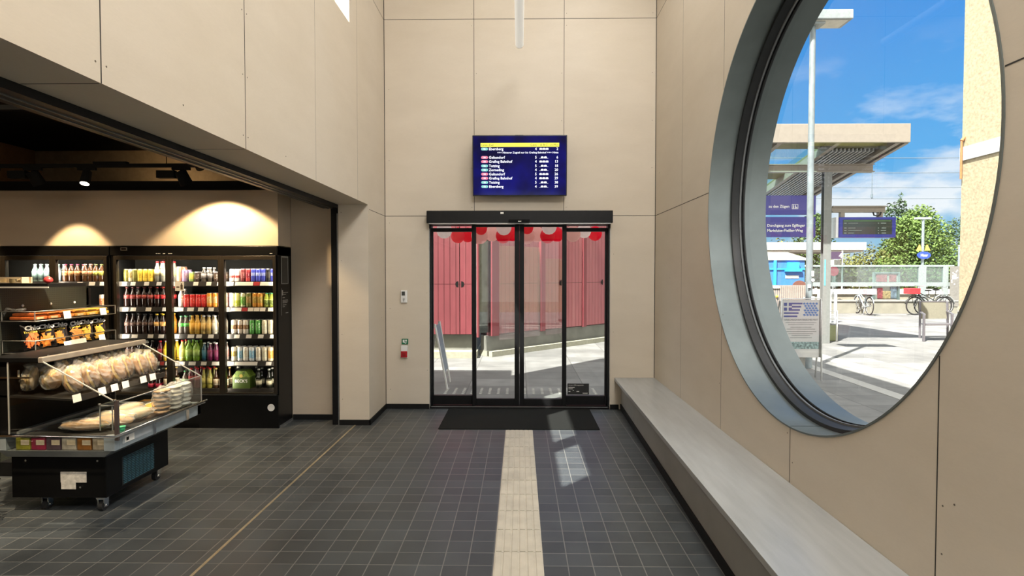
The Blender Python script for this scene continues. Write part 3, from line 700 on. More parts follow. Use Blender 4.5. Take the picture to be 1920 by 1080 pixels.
bottle('juice', 'yellow juice bottle', .215, .031, ('juice', (.66, .38, .05)), ('amber', (.75, .45, .06)), ((.72, .46, .08), (.70, .38, .05)), (.12, .74))
bottle('juicepale', 'pale yellow juice bottle', .215, .031, ('juicepale', (.58, .42, .14)), ('white', W_), ((.60, .45, .17), (.55, .36, .10)), (.12, .74))
bottle('milk', 'creamy white drink bottle', .215, .031, ('milk', (.66, .60, .48)), ('white', W_), ((.70, .66, .55), (.60, .54, .42)), (.12, .74))
bottle('pearbig', 'pale green bottle with red cap', .24, .036, ('pear', (.48, .44, .12)), ('red', RED), ((.55, .52, .22), (.45, .42, .10)), (.15, .68))
bottle('limebig', 'big green lemonade bottle', .24, .040, ('lime', (.16, .30, .02)), ('limecap', (.14, .34, .05)), ((.20, .36, .04), (.30, .42, .10)), (.22, .6))
bottle('teal', 'dark teal bottle with white cap', .21, .030, ('teal', (.02, .07, .11)), ('white', W_), ((.02, .10, .16), (.03, .14, .2)), (.1, .7))
bottle('plum', 'dark plum bottle with white cap', .21, .030, ('plum', (.09, .01, .04)), ('white', W_), ((.16, .01, .06), (.12, .01, .05)), (.1, .7))
bottle('rose', 'white and rose bottle', .21, .031, ('rosy', (.55, .45, .42)), ('white', W_), ((.72, .64, .60), (.55, .25, .22)), (.12, .72))
bottle('yellowbig', 'bright yellow lemonade bottle', .235, .034, ('yellowlem', (.66, .44, .03)), ('white', W_), ((.70, .50, .05), (.66, .42, .03)), (.1, .74))
bottle('redbottle', 'dark red bottle with red cap', .235, .032, ('deepred', (.10, .01, .015)), ('red', RED), ((.30, .02, .03), (.42, .05, .05)), (.4, .62))
bottle('creamlabel', 'dark bottle with cream label', .225, .031, COLA, ('silver', (.5, .48, .42)), ((.60, .50, .28), (.66, .56, .34)), (.40, .62))
bottle('lemonred', 'lemonade bottle with red cap', .235, .031, ('lemon', (.36, .32, .06)), ('red', RED), ((.40, .36, .08), (.50, .44, .12)), (.2, .5), .013, .62)
bottle('beer', 'brown beer bottle with pale label', .235, .031, ('brown', (.05, .022, .008)), ('gold', (.5, .35, .1)), ((.55, .48, .36), (.36, .26, .16)), (.16, .46), .012, .58)
bottle('darkbeer', 'black beer bottle with round crest', .225, .032, ('blackglass', (.01, .012, .008)), ('silver', (.5, .48, .42)), ((.10, .09, .06), (.50, .45, .30)), (.14, .46), .012, .58)
bottle('greentop', 'stubby bottle with green label', .20, .032, ('grey', (.10, .085, .07)), ('green', (.10, .36, .16)), ((.06, .42, .06), (.12, .5, .1)), (.25, .55))
bottle('plainred', 'dark bottle with crimson foot label', .22, .032, COLA, ('silver', (.5, .48, .42)), ((.45, .02, .06), (.4, .02, .05)), (.04, .25), .012, .58)
bottle('redsoft', 'red soft drink bottle with short neck', .165, .030, ('redsoft', (.45, .03, .03)), ('green', (.10, .36, .16)), ((.60, .10, .08), (.6, .06, .05)), (.15, .55))
bottle('greencap', 'short lime drink bottle with green top', .165, .030, ('limed', (.30, .36, .04)), ('green', (.10, .36, .16)), ((.40, .46, .10), (.1, .14, .02)), (.12, .58))
bottle('water', 'clear water bottle with pale cap', .205, .031, ('water', (.22, .32, .30)), ('paleteal', (.45, .62, .58)), ((.36, .48, .44), (.26, .38, .36)), (.1, .66))
bottle('watergrey', 'grey water bottle with pale cap', .205, .031, ('watergrey', (.24, .29, .31)), ('paleteal', (.45, .62, .58)), ((.34, .40, .44), (.26, .33, .36)), (.1, .66))
bottle('maroon', 'iced tea bottle with maroon cap', .205, .031, ('tea', (.10, .04, .015)), ('maroon', (.30, .05, .12)), ((.52, .30, .10), (.50, .20, .07)), (.36, .7))
bottle('peachcap', 'iced tea bottle with peach cap', .205, .031, ('tea', (.10, .04, .015)), ('peachcap', (.72, .42, .30)), ((.50, .32, .12), (.40, .16, .08)), (.36, .7))
bottle('greencaptea', 'iced tea bottle with lime label', .205, .031, ('tea', (.10, .04, .015)), ('olive', (.22, .24, .06)), ((.40, .38, .06), (.48, .42, .08)), (.36, .7))
bottle('yellowcap', 'iced tea bottle with yellow cap', .205, .031, ('tea', (.10, .04, .015)), ('paleyel', (.70, .66, .30)), ((.50, .44, .08), (.56, .46, .08)), (.36, .7))
bottle('pinkcap', 'taller iced tea bottle with pink red cap', .235, .032, ('tea', (.10, .04, .015)), ('pinkred', (.66, .20, .16)), ((.60, .38, .12), (.46, .18, .10)), (.4, .7))

SHN = ['top', 'second', 'third', 'fourth', 'lowest']
rr = random.Random(5)
def stock(bay_x, z, runs, where, front=6.315, rear=True, group='drinks'):
    """runs: (kind, [offsets from the bay's left edge in small units])"""
    used = {}
    for key, offs in runs:
        make, desc, r = KINDS_[key]
        used.setdefault(key, []).extend(offs)
    for key, offs in used.items():
        make, desc, r = KINDS_[key]; offs = sorted(offs)
        for row in range(2 if rear else 1):
            for i, a in enumerate(offs):
                loc = (bay_x+a*.00625, front+row*.085+rr.uniform(-.006, .006), z)
                nth = f'{ORD[i]} ' if len(offs) > 1 else ''
                fl = ' from left' if len(offs) > 1 else ''
                rear_ = ', rear row' if row else ''; cool_ = ' of full cooler' if 'door' in where else ''
                for lab in (f'{nth}{desc}{fl}, {where}{cool_}{rear_}', f'{nth}{desc}{fl}, {where}{rear_}', f'{nth}{desc}, {where}{rear_}'):
                    if len(lab.replace(',', '').split()) <= 15: break
                g = f'{group}, {where}'
                if key not in PROTO:
                    t = make(); t.location = loc; t['label'] = lab; t['group'] = g; t.rotation_euler = (0, 0, rr.uniform(-.3, .3)); PROTO[key] = t
                else: copy_thing(PROTO[key], loc, lab, g, rr.uniform(-.3, .3))
PROTO = {}
DN = ['left door', 'middle door', 'right door']
STOCK = {
 (0, 0): [('olive', [7]), ('goldwhite', [15]), ('olive', [23]), ('yellow', [33, 43, 53]), ('tallgold', [65, 77]), ('tallgreen', [88])],
 (1, 0): [('coladim', [8, 19, 30, 41, 52]), ('cola', [64, 75, 86])],
 (2, 0): [('coladark', [8, 19, 30, 41, 52]), ('coke_orange', [63, 74]), ('orangeade', [86])],
 (3, 0): [('coladark', [8, 19]), ('creamlabel', [33, 44]), ('redbottle', [68]), ('yellowbig', [80, 90])],
 (4, 0): [('plainred', [50, 64]), ('beer', [78, 89])],
 (0, 1): [('pinkorange', [6]), ('purple', [16]), ('greenyel', [29]), ('dark', [39]), ('whitecap', [52, 63]), ('dark', [74, 85])],
 (1, 1): [('shortwhite', [8]), ('red', [19, 30, 41, 51]), ('orange', [62, 72]), ('peach', [82, 91])],
 (2, 1): [('greenlabel', [8, 18]), ('juice', [29, 39]), ('juicepale', [50, 60]), ('milk', [71, 82])],
 (3, 1): [('pearbig', [9]), ('limebig', [22, 36]), ('teal', [50]), ('plum', [61, 72]), ('rose', [84])],
 (4, 1): [('greentop', [14]), ('redbottle', [26, 37]), ('lemonred', [48, 60]), ('beer', [71, 81, 90])],
 (0, 2): [('whitered', [8, 17]), ('darkred', [28]), ('redcan', [38]), ('blue', [48, 57, 66]), ('black', [75]), ('blue', [84]), ('orangewhite', [93])],
 (1, 2): [('white', [7]), ('lime', [17]), ('limegreen', [28]), ('olivebrown', [39]), ('amber', [50, 60]), ('greencap', [71, 81]), ('redsoft', [91])],
 (2, 2): [('silverbrown', [10, 22, 33]), ('green', [44, 55]), ('cream', [67, 78]), ('gold', [89])],
 (3, 2): [('goldring', [10]), ('skyblue', [21]), ('ivory', [32]), ('skyblue', [43]), ('ivory', [55]), ('cream', [67]), ('amberwhite', [78, 89])],
 (4, 2): [('darkbeer', [55, 74, 90])],
}
for (s, b), runs in STOCK.items():
    stock(BX[b], SH[s]+.0005, runs, f'{SHN[s]} shelf, {DN[b]}')
stock(LX[1], 1.6555, [('water', [40, 51]), ('watergrey', [62, 72, 82])], 'over the snack stand')
stock(LX[2], 1.6555, [('maroon', [5, 16, 27])], 'over the snack stand, left')
stock(LX[2], 1.6555, [('peachcap', [42, 51]), ('greencaptea', [62, 72]), ('yellowcap', [82]), ('pinkcap', [92])], 'over the snack stand, right')
stock(LX[2], 1.3625, [('orangewhite', [72, 82, 92])], 'just above the snack packs')
bx = thing('beer_carton', 'dark green six pack beer carton on the lowest shelf of the full cooler', 'carton', (-3.23, 6.34, SH[4]))
x0 = BX[2]+.05
part(MB().prism([(x0, 6.29, SH[4]+.001), (x0+.20, 6.29, SH[4]+.001), (x0+.20, 6.29, SH[4]+.14), (x0+.15, 6.29, SH[4]+.205), (x0+.05, 6.29, SH[4]+.205), (x0, 6.29, SH[4]+.14)], (0, .14, 0)), 'box', bandmat('carton', (.06, .10, .01), (.16, .24, .03), .13, .20, .5, 0, (.05, .09, .01)), bx)
part(MB().text("BECK'S", (x0+.10, 6.289, SH[4]+.07), (1, 0, 0), (0, 0, 1), .048, 'CENTER', .02), 'lettering', PAPER, bx)
part(MB().cyl((x0+.10, 6.2885, SH[4]+.145), (x0+.10, 6.29, SH[4]+.145), .02, n=16), 'crest', M('crest', (.55, .4, .08), .5), bx)
kk = 0
for a in (5, 40):
    copy_thing(PROTO['darkbeer'], (BX[2]+a*.00625, 6.455, SH[4]+.0008), 'black beer bottle standing behind the green carton, '+('left' if a == 5 else 'right')+' one', 'drinks behind the carton')
# ================================================================== snack stand
GX0, GX1, GY0, GY1 = -4.50, -4.20, 4.71, 5.66
gs = thing('snack_stand', 'black perforated snack stand with wire baskets, in front of the drinks cooler', 'display stand', (-4.35, 5.2, 0))
def perf():
    m, nt, out = newmat('perforated_steel')
    b = nd(nt, 'ShaderNodeBsdfPrincipled'); nt.links.new(b.outputs[0], out.inputs[0])
    tc = nd(nt, 'ShaderNodeTexCoord'); mp = nd(nt, 'ShaderNodeMapping'); mp.inputs['Rotation'].default_value = (0, PI/2, 0)
    nt.links.new(tc.outputs['Object'], mp.inputs[0])
    br = nd(nt, 'ShaderNodeTexBrick', offset=0.); br.inputs['Scale'].default_value = 1; br.inputs['Brick Width'].default_value = .02; br.inputs['Row Height'].default_value = .02; br.inputs['Mortar Size'].default_value = .006
    br.inputs['Color1'].default_value = br.inputs['Color2'].default_value = (.006, .006, .005, 1); br.inputs['Mortar'].default_value = (.022, .026, .020, 1)
    nt.links.new(mp.outputs[0], br.inputs['Vector']); nt.links.new(br.outputs[0], b.inputs['Base Color']); b.inputs['Roughness'].default_value = .5
    return m
part(MB().box(GX0-.02, GX0, GY0-.03, GY1+.03, .1, 1.62), 'back_panel', perf(), gs)
part(MB().box(GX0-.26, GX0-.02, GY0-.06, GY0, 0, 1.62).box(GX0-.10, GX0, GY1, GY1+.06, 0, 1.60), 'upright', BLACK, gs)
part(MB().box(GX0-.3, GX1+.0, GY0-.05, GY1+.05, 0, .12), 'base', BLACK, gs)
tsf = part(MB().box(-5.2, -4.08, GY0, GY0+.42, 1.632, 1.665), 'top_shelf', BLACK, gs)
part(MB().box(-5.2, -4.07, GY0-.006, GY0, 1.625, 1.638), 'shelf_edge', PAPER, tsf)
WIRE = M('basket_wire', (.33, .32, .29), .35, .8)
def basket(z0, hgt, name='basket'):
    b = MB().box(GX0, GX1, GY0, GY1, z0, z0+.008)
    o = part(b, name, BLACK, gs)
    e = MB()
    for z in (z0, z0+hgt):
        e.tube([(GX0, GY0, z), (GX1, GY0, z), (GX1, GY1, z), (GX0, GY1, z)], .005, 6)
    for p in ((GX0+.01, GY0), (GX1, GY0), (GX1, GY1)): e.cyl((*p, z0), (*p, z0+hgt), .005, n=6)
    part(e, 'basket_rail', WIRE, o)
    part(MB().box(GX1-.001, GX1+.001, GY0, GY1, z0+.004, z0+hgt), 'front_lip', glassmat('basket_lip', (.93, .93, .92), 1.35), o)
    return o
bk1 = basket(1.335, .085); bk2 = basket(1.055, .11)
part(MB().tube([(GX0, GY0+.02, 1.38), (GX0+.03, GY0+.03, 1.445), (GX0+.1, GY0+.03, 1.43), (GX0+.2, GY0+.02, 1.44)], .012, 6), 'bent_film', glassmat('film', (.95, .95, .93), 1.3, .1, .1, .25), bk1)
for y in (4.92, 5.22, 5.5): part(MB().ell((GX0+.006, y, 1.46), (.008, .012, .012), 10, 6), 'white_clip', WHITE, gs)
def card(parent, x, y0, y1, z0, z1, tilt=.012, mat=None):
    part(MB().prism([(x+tilt, y0, z0), (x+tilt, y1, z0), (x, y1, z1), (x, y0, z1)], (.0015, 0, 0)), 'price_tag', mat or PAPER, parent)
card(bk1, GX1+.004, 5.0, 5.08, 1.335, 1.405); card(bk1, GX1+.004, 5.44, 5.52, 1.337, 1.405)
card(bk2, GX1+.004, 5.0, 5.08, 1.065, 1.125); card(bk2, GX1+.004, 5.08, 5.26, 1.06, 1.13, mat=M('card_grey', (.45, .47, .43), .6)); card(bk2, GX1+.004, 5.42, 5.50, 1.07, 1.14)
# flat snack packs in the upper basket
packcol = [((.55, .13, .03), 'dark orange'), ((.58, .16, .035), 'orange'), ((.62, .20, .05), 'pale orange'), ((.62, .28, .05), 'amber'), ((.66, .36, .05), 'golden'), ((.70, .44, .06), 'yellow')]
for i, (c, nme) in enumerate(packcol):
    y = 4.79+i*.148
    t = thing('snack_pack', f'{nme} flat snack pack in the upper basket of the snack stand', 'snack pack', (-4.33, y, 1.344), 'snack packs in the upper basket')
    part(MB().box(-4.44, -4.215, y-.066, y+.066, 1.344, 1.374).box(-4.42, -4.225, y-.06, y+.06, 1.378, 1.404), 'box', M(f'pack_{i}', c, .35, var=.25, scale=30), t, .008)
    part(MB().box(-4.2145, -4.2135, y-.045, y+.03, 1.350, 1.368), 'label_band', M('pack_label', (.68, .52, .30), .5, var=.3, scale=40), t)
# tortilla chip bags
BAGK = M('bag_black', (.012, .009, .009), .25, var=.3, coat=.5)
chipc = [((.46, .10, .02), 'dark orange'), ((.60, .20, .03), 'orange'), ((.64, .26, .04), 'bright orange'), ((.56, .22, .05), 'ochre'), ((.66, .38, .05), 'golden'), ((.70, .42, .06), 'yellow')]
for i, (c, nme) in enumerate(chipc):
    y = 4.775+i*.154; x = -4.30+.012*(i % 2); z0 = 1.082
    t = thing('chips_bag', f'black bag of tortilla chips with {nme} print, {ORD[i]} from left in the lower basket', 'bag of chips', (x, y, z0), 'tortilla chip bags in the lower basket')
    a = math.radians(-52+rr.uniform(-9, 9)+(26 if i in (0, 3) else 0)); f = V((math.cos(a), math.sin(a), .16)).normalized(); r_ = V((-math.sin(a), math.cos(a), 0))
    r_.rotate(Matrix.Rotation(rr.uniform(.04, .2), 3, f)); u = f.cross(r_)
    if u.z < 0: u = -u
    hw, hh = .060, .113; c0 = V((x, y, z0+hh))
    B = MB(); n1, n2 = 9, 11; vs = []
    for side in (1, -1):
        for j in range(n2):
            for k in range(n1):
                s, q = k/(n1-1)*2-1, j/(n2-1)*2-1
                d = .034*math.sqrt(max(0, 1-abs(s)**2.5))*math.sqrt(max(0, 1-abs(q)**4))+.004*rr.uniform(-1, 1)*(1-abs(s))
                vs.append(c0+r_*(s*hw*(1-.06*(1-abs(q))))+u*(q*hh)+f*(side*d))
    for sd_ in range(2):
        o = sd_*n1*n2
        for j in range(n2-1):
            for k in range(n1-1):
                q = (o+j*n1+k, o+j*n1+k+1, o+(j+1)*n1+k+1, o+(j+1)*n1+k); B.f.append(q if sd_ == 0 else q[::-1]); B.sm.append(True); B.mi.append(0)
    B.v = [tuple(p) for p in vs]
    part(B, 'bag_body', BAGK, t)
    F = lambda s, q, d=.003: c0+r_*(s*hw)+u*(q*hh)+f*(.034*math.sqrt(max(0, 1-abs(s)**2.5))*math.sqrt(max(0, 1-abs(q)**4))+.004+d)
    ch = MB()
    for k in range(26):
        s, q = rr.uniform(-.66, .66), rr.uniform(-.85, .12); w_ = rr.uniform(.26, .42); an = rr.uniform(0, 6.28)
        ch.add([F(s+w_*math.cos(an+d_), max(-.95, q+w_*.8*math.sin(an+d_)), .002+.0006*k) for d_ in (0, 2.1, 4.2)], [(0, 1, 2)])
    part(ch, 'chip_print', M(f'chips_{i}', c, .45, var=.35, scale=25), t)
    part(MB().text('Chio', F(-.66, .50, .010), r_, u, .054, bold=.05), 'lettering', PAPER, t)
    part(MB().text('Tortillas', F(-.85, .27, .012), r_, u, .028, bold=.03), 'flavour_lettering', M('letter_yellow', (.75, .5, .05), .5), t)
# things on the stand's top shelf
wb_ = thing('wooden_box', 'pale wooden box with two round tins on the snack stand top shelf', 'box', (-4.55, 4.76, 1.666))
part(MB().box(-4.75, -4.33, 4.73, 4.735, 1.667, 1.675).box(-4.75, -4.33, 4.73, 4.735, 1.712, 1.72).box(-4.335, -4.325, 4.73, 4.80, 1.667, 1.72).box(-4.75, -4.33, 4.83, 4.84, 1.667, 1.72).box(-4.75, -4.33, 4.735, 4.83, 1.666, 1.669), 'crate', M('wood_pale', (.62, .50, .33), .6), wb_)
for i, x in enumerate((-4.58, -4.41)):
    part(MB().cyl((x, 4.78, 1.669), (x, 4.78, 1.706), .055, n=20), 'round_tin', M('tin_gold', (.42, .33, .18), .35, .3), wb_)
rbl = thing('red_tomato', 'round red tomato like fruit at the end of the snack stand top shelf', 'fruit', (-4.11, 4.75, 1.665))
part(MB().ell((-4.11, 4.75, 1.695), (.034, .034, .030)), 'fruit', M('tomato', (.55, .05, .05), .3), rbl)
part(MB().lathe([(.012, 1.722), (.003, 1.726), (.003, 1.735)], (-4.11, 4.75, 0), 8), 'stalk', M('stalk', (.1, .16, .04), .7), rbl)

# ================================================================== open chiller
ch = thing('open_chiller', 'black open chilled counter on casters with clear acrylic screens, full of sandwiches', 'chiller', (-3.35, 4.4, 0))
CBK = M('chiller_black', (.004, .004, .004), .4, spec=.15)
SILV = M('chiller_silver', (.40, .42, .42), .32, .6)
part(MB().box(-3.72, -3.02, 3.95, 4.66, .11, .415), 'base_cabinet', CBK, ch, .004)
BZ0, BZ1 = .415, .475
tb = MB().add([(-3.74, 3.935, BZ0), (-3.02, 3.935, BZ0), (-3.02, 4.74, BZ0), (-3.74, 4.74, BZ0), (-3.76, 3.89, BZ1), (-2.93, 3.89, BZ1), (-2.93, 4.95, BZ1), (-3.76, 4.95, BZ1)], [(0, 3, 2, 1), (4, 5, 6, 7), (0, 1, 5, 4), (1, 2, 6, 5), (2, 3, 7, 6), (3, 0, 4, 7)])
part(tb, 'tray_base', SILV, ch, .003)
part(MB().box(-2.955, -2.905, 3.93, 4.95, BZ1, .572).box(-3.76, -3.70, 3.89, 4.95, BZ1, .585).box(-3.70, -2.905, 4.90, 4.95, BZ1, .585).box(-2.985, -2.905, 3.885, 3.93, BZ1, .585), 'tray_wall', M('tray_blue_grey', (.36, .42, .45), .3, .3), ch, .003)
part(MB().box(-3.70, -2.985, 3.888, 3.893, BZ1, .585), 'front_glass', glassmat('acrylic', (.95, .96, .95), 1.45, .0, .02), ch)
part(MB().tube([(-3.78, 4.96, .596), (-3.78, 3.83, .596), (-2.862, 3.83, .596), (-2.862, 4.97, .596)], .011, 8), 'bumper_rail', CHROME, ch)
part(MB().box(-2.903, -2.872, 3.90, 4.97, .572, .582), 'ledge', SILV, ch)
part(MB().box(-2.904, -2.900, 4.30, 4.33, BZ1, .572).box(-2.904, -2.895, 4.72, 4.76, BZ1, .58), 'rail_clip', CHROME, ch)
pr = part(MB().box(-2.904, -2.901, 3.96, 4.28, .505, .56), 'price_rail', M('rail_grey', (.42, .46, .48), .3), ch)
part(MB().box(-2.9005, -2.899, 3.98, 4.08, .508, .557), 'price_tag', PAPER, pr)
part(MB().box(-2.8985, -2.898, 3.995, 4.02, .52, .545), 'tag_mark', DARK, pr)
# rating plate, louvre, screws
part(MB().box(-3.355, -3.165, 3.946, 3.95, .225, .302).box(-3.352, -3.245, 3.946, 3.95, .175, .225), 'rating_plate', M('plate', (.52, .50, .46), .5, var=.25, scale=40), ch)
vt = part(MB().box(-3.0195, -3.018, 4.107, 4.47, .14, .356), 'louvre_panel', M('louvre_black', (.02, .02, .02), .4), ch)
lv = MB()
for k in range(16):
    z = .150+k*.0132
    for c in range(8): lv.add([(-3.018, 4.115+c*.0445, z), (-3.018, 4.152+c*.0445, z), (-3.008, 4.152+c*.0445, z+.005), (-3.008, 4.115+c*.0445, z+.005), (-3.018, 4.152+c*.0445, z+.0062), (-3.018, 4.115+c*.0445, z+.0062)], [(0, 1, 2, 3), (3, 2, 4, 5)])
part(lv, 'louvre_slat', M('louvre_bluelit', (.10, .28, .36), .3, .4), vt)  # blue light falling on the slats is put into their colour
part(MB().cyl((-3.61, 3.944, .385), (-3.61, 3.95, .385), .008).cyl((-3.08, 3.944, .385), (-3.08, 3.95, .385), .008).cyl((-3.21, 3.944, .19), (-3.21, 3.95, .19), .007), 'cabinet_screw', CHROME, ch)
def caster(x, y):
    o = part(MB().cyl((x-.016, y, .036), (x+.016, y, .036), .036, n=20), 'caster', RUBBER, ch)
    part(MB().box(x-.026, x-.018, y-.022, y+.022, .03, .1).box(x+.018, x+.026, y-.022, y+.022, .03, .1).box(x-.03, x+.03, y-.03, y+.03, .092, .11).cyl((x-.028, y, .036), (x+.028, y, .036), .01, n=10), 'caster_fork', CHROME, o)
for p in ((-3.085, 4.0), (-3.52, 4.02), (-3.09, 4.60), (-3.60, 4.60)): caster(*p)
# back, top, shelf, screens
part(MB().box(-3.76, -3.735, 3.87, 4.95, .585, 1.115).box(-3.735, -3.66, 3.88, 3.95, .585, 1.11), 'back_panel', CBK, ch)
tp = part(MB().box(-3.80, -3.43, 3.86, 4.95, 1.118, 1.150), 'top_board', CBK, ch, .004)
part(MB().box(-3.43, -3.395, 3.86, 4.95, 1.112, 1.154), 'top_rail', M('rail_taupe', (.36, .32, .27), .3, .5), tp, .006)
rl = MB()
for y in (3.93, 4.1, 4.3, 4.52, 4.75): rl.cyl((-3.412, y, 1.154), (-3.412, y, 1.162), .007, n=10)
part(rl, 'rail_stud', CHROME, tp)
part(MB().box(-3.72, -3.50, 3.872, 3.888, 1.0, 1.012).box(-3.66, -3.655, 3.872, 3.888, 1.012, 1.06).box(-3.59, -3.585, 3.872, 3.888, 1.012, 1.06), 'rail_bracket', CHROME, ch)
AC = glassmat('acrylic', (.95, .96, .95), 1.45, .0, .02)
ACE = M('acrylic_edge', (.55, .54, .50), .15, var=.1, trans=.35)
def screen(y, name):
    P = [(-3.655, .60), (-2.872, .60), (-2.872, .83), (-3.40, 1.12), (-3.655, 1.12)]
    o = part(MB().prism([(x, y, z) for x, z in P], (0, .006, 0)), name, AC, ch)
    e = MB()
    for (a, b_) in ((1, 2), (2, 3), (4, 0)): e.bar((P[a][0], y+.003, P[a][1]), (P[b_][0], y+.003, P[b_][1]), .007, .007, (0, 1, 0))
    part(e, 'polished_edge', ACE, o); return o
screen(3.868, 'end_screen'); screen(4.905, 'end_screen')
o = part(MB().box(-2.875, -2.869, 3.874, 4.905, .60, .83), 'side_screen', AC, ch)
part(MB().bar((-2.872, 3.874, .832), (-2.872, 4.905, .832), .007, .006), 'polished_edge', ACE, o)
part(MB().box(-2.885, -2.858, 3.858, 3.874, .56, .845), 'corner_post', M('post_brown', (.12, .09, .08), .3, .2), ch)
o = part(MB().box(-3.02, -2.89, 3.90, 3.904, .62, .80).box(-3.02, -3.016, 3.90, 3.99, .62, .80), 'card_holder', AC, ch)
part(MB().bar((-3.02, 3.902, .80), (-2.89, 3.902, .80), .006, .006).bar((-3.02, 3.902, .62), (-3.02, 3.902, .80), .006, .006, (0, 1, 0)).bar((-2.93, 3.902, .62), (-2.93, 3.902, .80), .006, .006, (0, 1, 0)), 'polished_edge', ACE, o)
part(MB().cyl((-3.02, 3.897, .805), (-3.02, 3.897, .815), .01).cyl((-2.88, 3.86, .845), (-2.88, 3.86, .855), .01), 'post_cap', CHROME, ch)
sh = part(MB().prism([(-3.73, 3.88, .865), (-3.20, 3.88, .838), (-3.20, 3.88, .852), (-3.73, 3.88, .879)], (0, 1.02, 0)), 'shelf', M('shelf_black', (.02, .018, .016), .35), ch)
part(MB().box(-3.20, -3.192, 3.88, 4.90, .822, .866), 'shelf_lip', M('lip_black', (.03, .025, .022), .3), sh)
for y in (3.90, 4.14, 4.27, 4.39, 4.60, 4.72):
    part(MB().prism([(-3.180, y-.037, .828), (-3.180, y+.037, .828), (-3.190, y+.037, .882), (-3.190, y-.037, .882)], (.002, 0, .001)), 'price_tag', PAPER, sh)
part(MB().box(-3.60, -2.955, 3.895, 4.90, .572, .582), 'wire_deck', M('deck_dark', (.03, .028, .025), .4), ch)
part(MB().bar((-3.62, 3.90, .60), (-3.62, 4.90, .60), .02, .02), 'deck_rail', SILV, ch)
# colourful packs seen through the front glass
cols = [((.42, .40, .04), 'yellow green'), ((.45, .03, .09), 'crimson'), ((.14, .09, .12), 'mauve'), ((.62, .56, .48), 'white'), ((.42, .17, .04), 'rust brown'), ((.60, .50, .38), 'cream')]
for i, (c, nme) in enumerate(cols):
    x = -3.64+i*.112
    t = thing('chilled_pack', f'{nme} chilled food pack seen through the chiller front glass', 'food pack', (x+.05, 3.93, BZ1), 'chilled packs behind the front glass')
    part(MB().box(x, x+.104, 3.90, 3.98, BZ1+.001, .568), 'box', M('cpack_'+nme, tuple(x*.6 for x in c), .4, var=.3, scale=25), t, .006)
    part(MB().box(x+.04, x+.10, 3.8985, 3.90, .515, .55), 'label_band', M('pack_cream', (.66, .56, .42), .5, var=.15, scale=30), t)

# sandwiches
BREADS = [M('bread_gold', (.52, .30, .12), .7, var=.35, scale=22, bump=.3), M('bread_pale', (.62, .45, .25), .7, var=.3, scale=22, bump=.3), M('bread_brown', (.36, .20, .09), .75, var=.35, scale=25, bump=.4)]
FILL = [M('filling_ham', (.55, .22, .16), .5, var=.3, scale=30), M('filling_cheese', (.70, .48, .14), .5, var=.2), M('filling_salad', (.20, .30, .06), .5, var=.4, scale=40)]
FILM = glassmat('wrap_film', (.97, .96, .93), 1.42, .16, .05, .16)
def crumple(mb, c, rad, rot, seed):
    r2 = random.Random(seed); mb.ell(c, rad, 18, 12, .11, rot, r2); mb.sm[-len(mb.sm):] = [False]*len(mb.sm)
    return mb
def sandwich(loc, rot, kind, seed):
    t = thing('wrapped_sandwich', '', 'sandwich', loc, 'wrapped sandwiches on the chiller shelf')
    c = V(loc)+V((0, 0, .110)); r2 = random.Random(seed); ax = rot @ V((1, 0, 0))
    dims = ((.022, .050, .084), (.021, .062, .072), (.024, .045, .088), (.020, .062, .068))[seed % 4]
    for s in (-1, 1): part(MB().ell(c+ax*s*.024, dims, 16, 10, .06, rot @ Matrix.Rotation(.25*s, 3, 'X'), r2), 'bread', BREADS[kind], t)
    part(MB().ell(c, (.013, dims[1]*1.1, dims[2]*1.04), 16, 10, .12, rot, r2), 'filling', FILL[(kind+seed) % 3], t)
    w = MB(); crumple(w, c, (.058, dims[1]*1.2+.008, dims[2]*1.08), rot, seed+50)
    for s in (-1, 1): w.cyl(c+rot @ V((0, s*.04, .055)), c+rot @ V((.01*s, s*.06, .100)), .012, .034, 7, False, False)
    part(w, 'film_wrapper', FILM, t)
    return t
protoS = []
EDGE = ['at the back', 'in the middle', 'at the front edge']
k = 0
for j in range(7):
    for i in range(3):
        loc = (-3.572+i*.150+rr.uniform(-.012, .012), 3.972+j*.139+rr.uniform(-.015, .015), .872-.0045*i*1.6+.003)
        lab = f'film wrapped sandwich {EDGE[i]} of the chiller shelf, {ORD[j]} from near end'
        rz = rr.uniform(-.5, .5)+(.3 if j > 3 else 0)
        if k < 4:
            t = sandwich(loc, Matrix.Rotation(rr.uniform(-.35, .35), 3, 'Y') @ Matrix.Rotation(rr.uniform(-.2, .2), 3, 'X'), [1, 0, 2, 1][k], k); t['label'] = lab; protoS.append(t); t.rotation_euler = (0, 0, rz)
        else: copy_thing(protoS[(k*5+j) % 4], loc, lab, None, rz)
        k += 1
# long loaves and packs on the lower deck
def loaf(loc, ang, L, r, mat, label, name='wrapped_baguette', cat='bread', lift=0.):
    t = thing(name, label, cat, loc, 'bread on the lower deck of the chiller')
    c = V(loc)+V((0, 0, r*1.2+.004)); R = Matrix.Rotation(ang, 3, 'Z') @ Matrix.Rotation(lift, 3, 'Y')
    part(MB().ell(c+R @ V((0, 0, 0)), (L/2, r, r*.95), 20, 12, .035, R), 'bread', mat, t)
    s = MB()
    for q in (-.3, -.1, .1, .3): s.ell(c+R @ V((q*L, 0, r*.72*math.sqrt(1-(q*2)**2*.8))), (.012, r*.62, .010), 10, 6, .05, R @ Matrix.Rotation(.5, 3, 'Z'))
    part(s, 'crust_cut', BREADS[1], t)
    w = MB(); crumple(w, c+V((0, 0, .003)), (L/2*1.06, r*1.12, r*1.08), R, int(L*1000)+len(label)); part(w, 'film_wrapper', FILM, t)
    return t
Zd = .583
loaf((-3.20, 3.99, Zd), .18, .32, .042, BREADS[0], 'golden baguette nearest the chiller front glass')
loaf((-3.07, 4.09, Zd), .22, .28, .045, BREADS[0], 'golden baguette lying just behind the nearest one in the chiller')
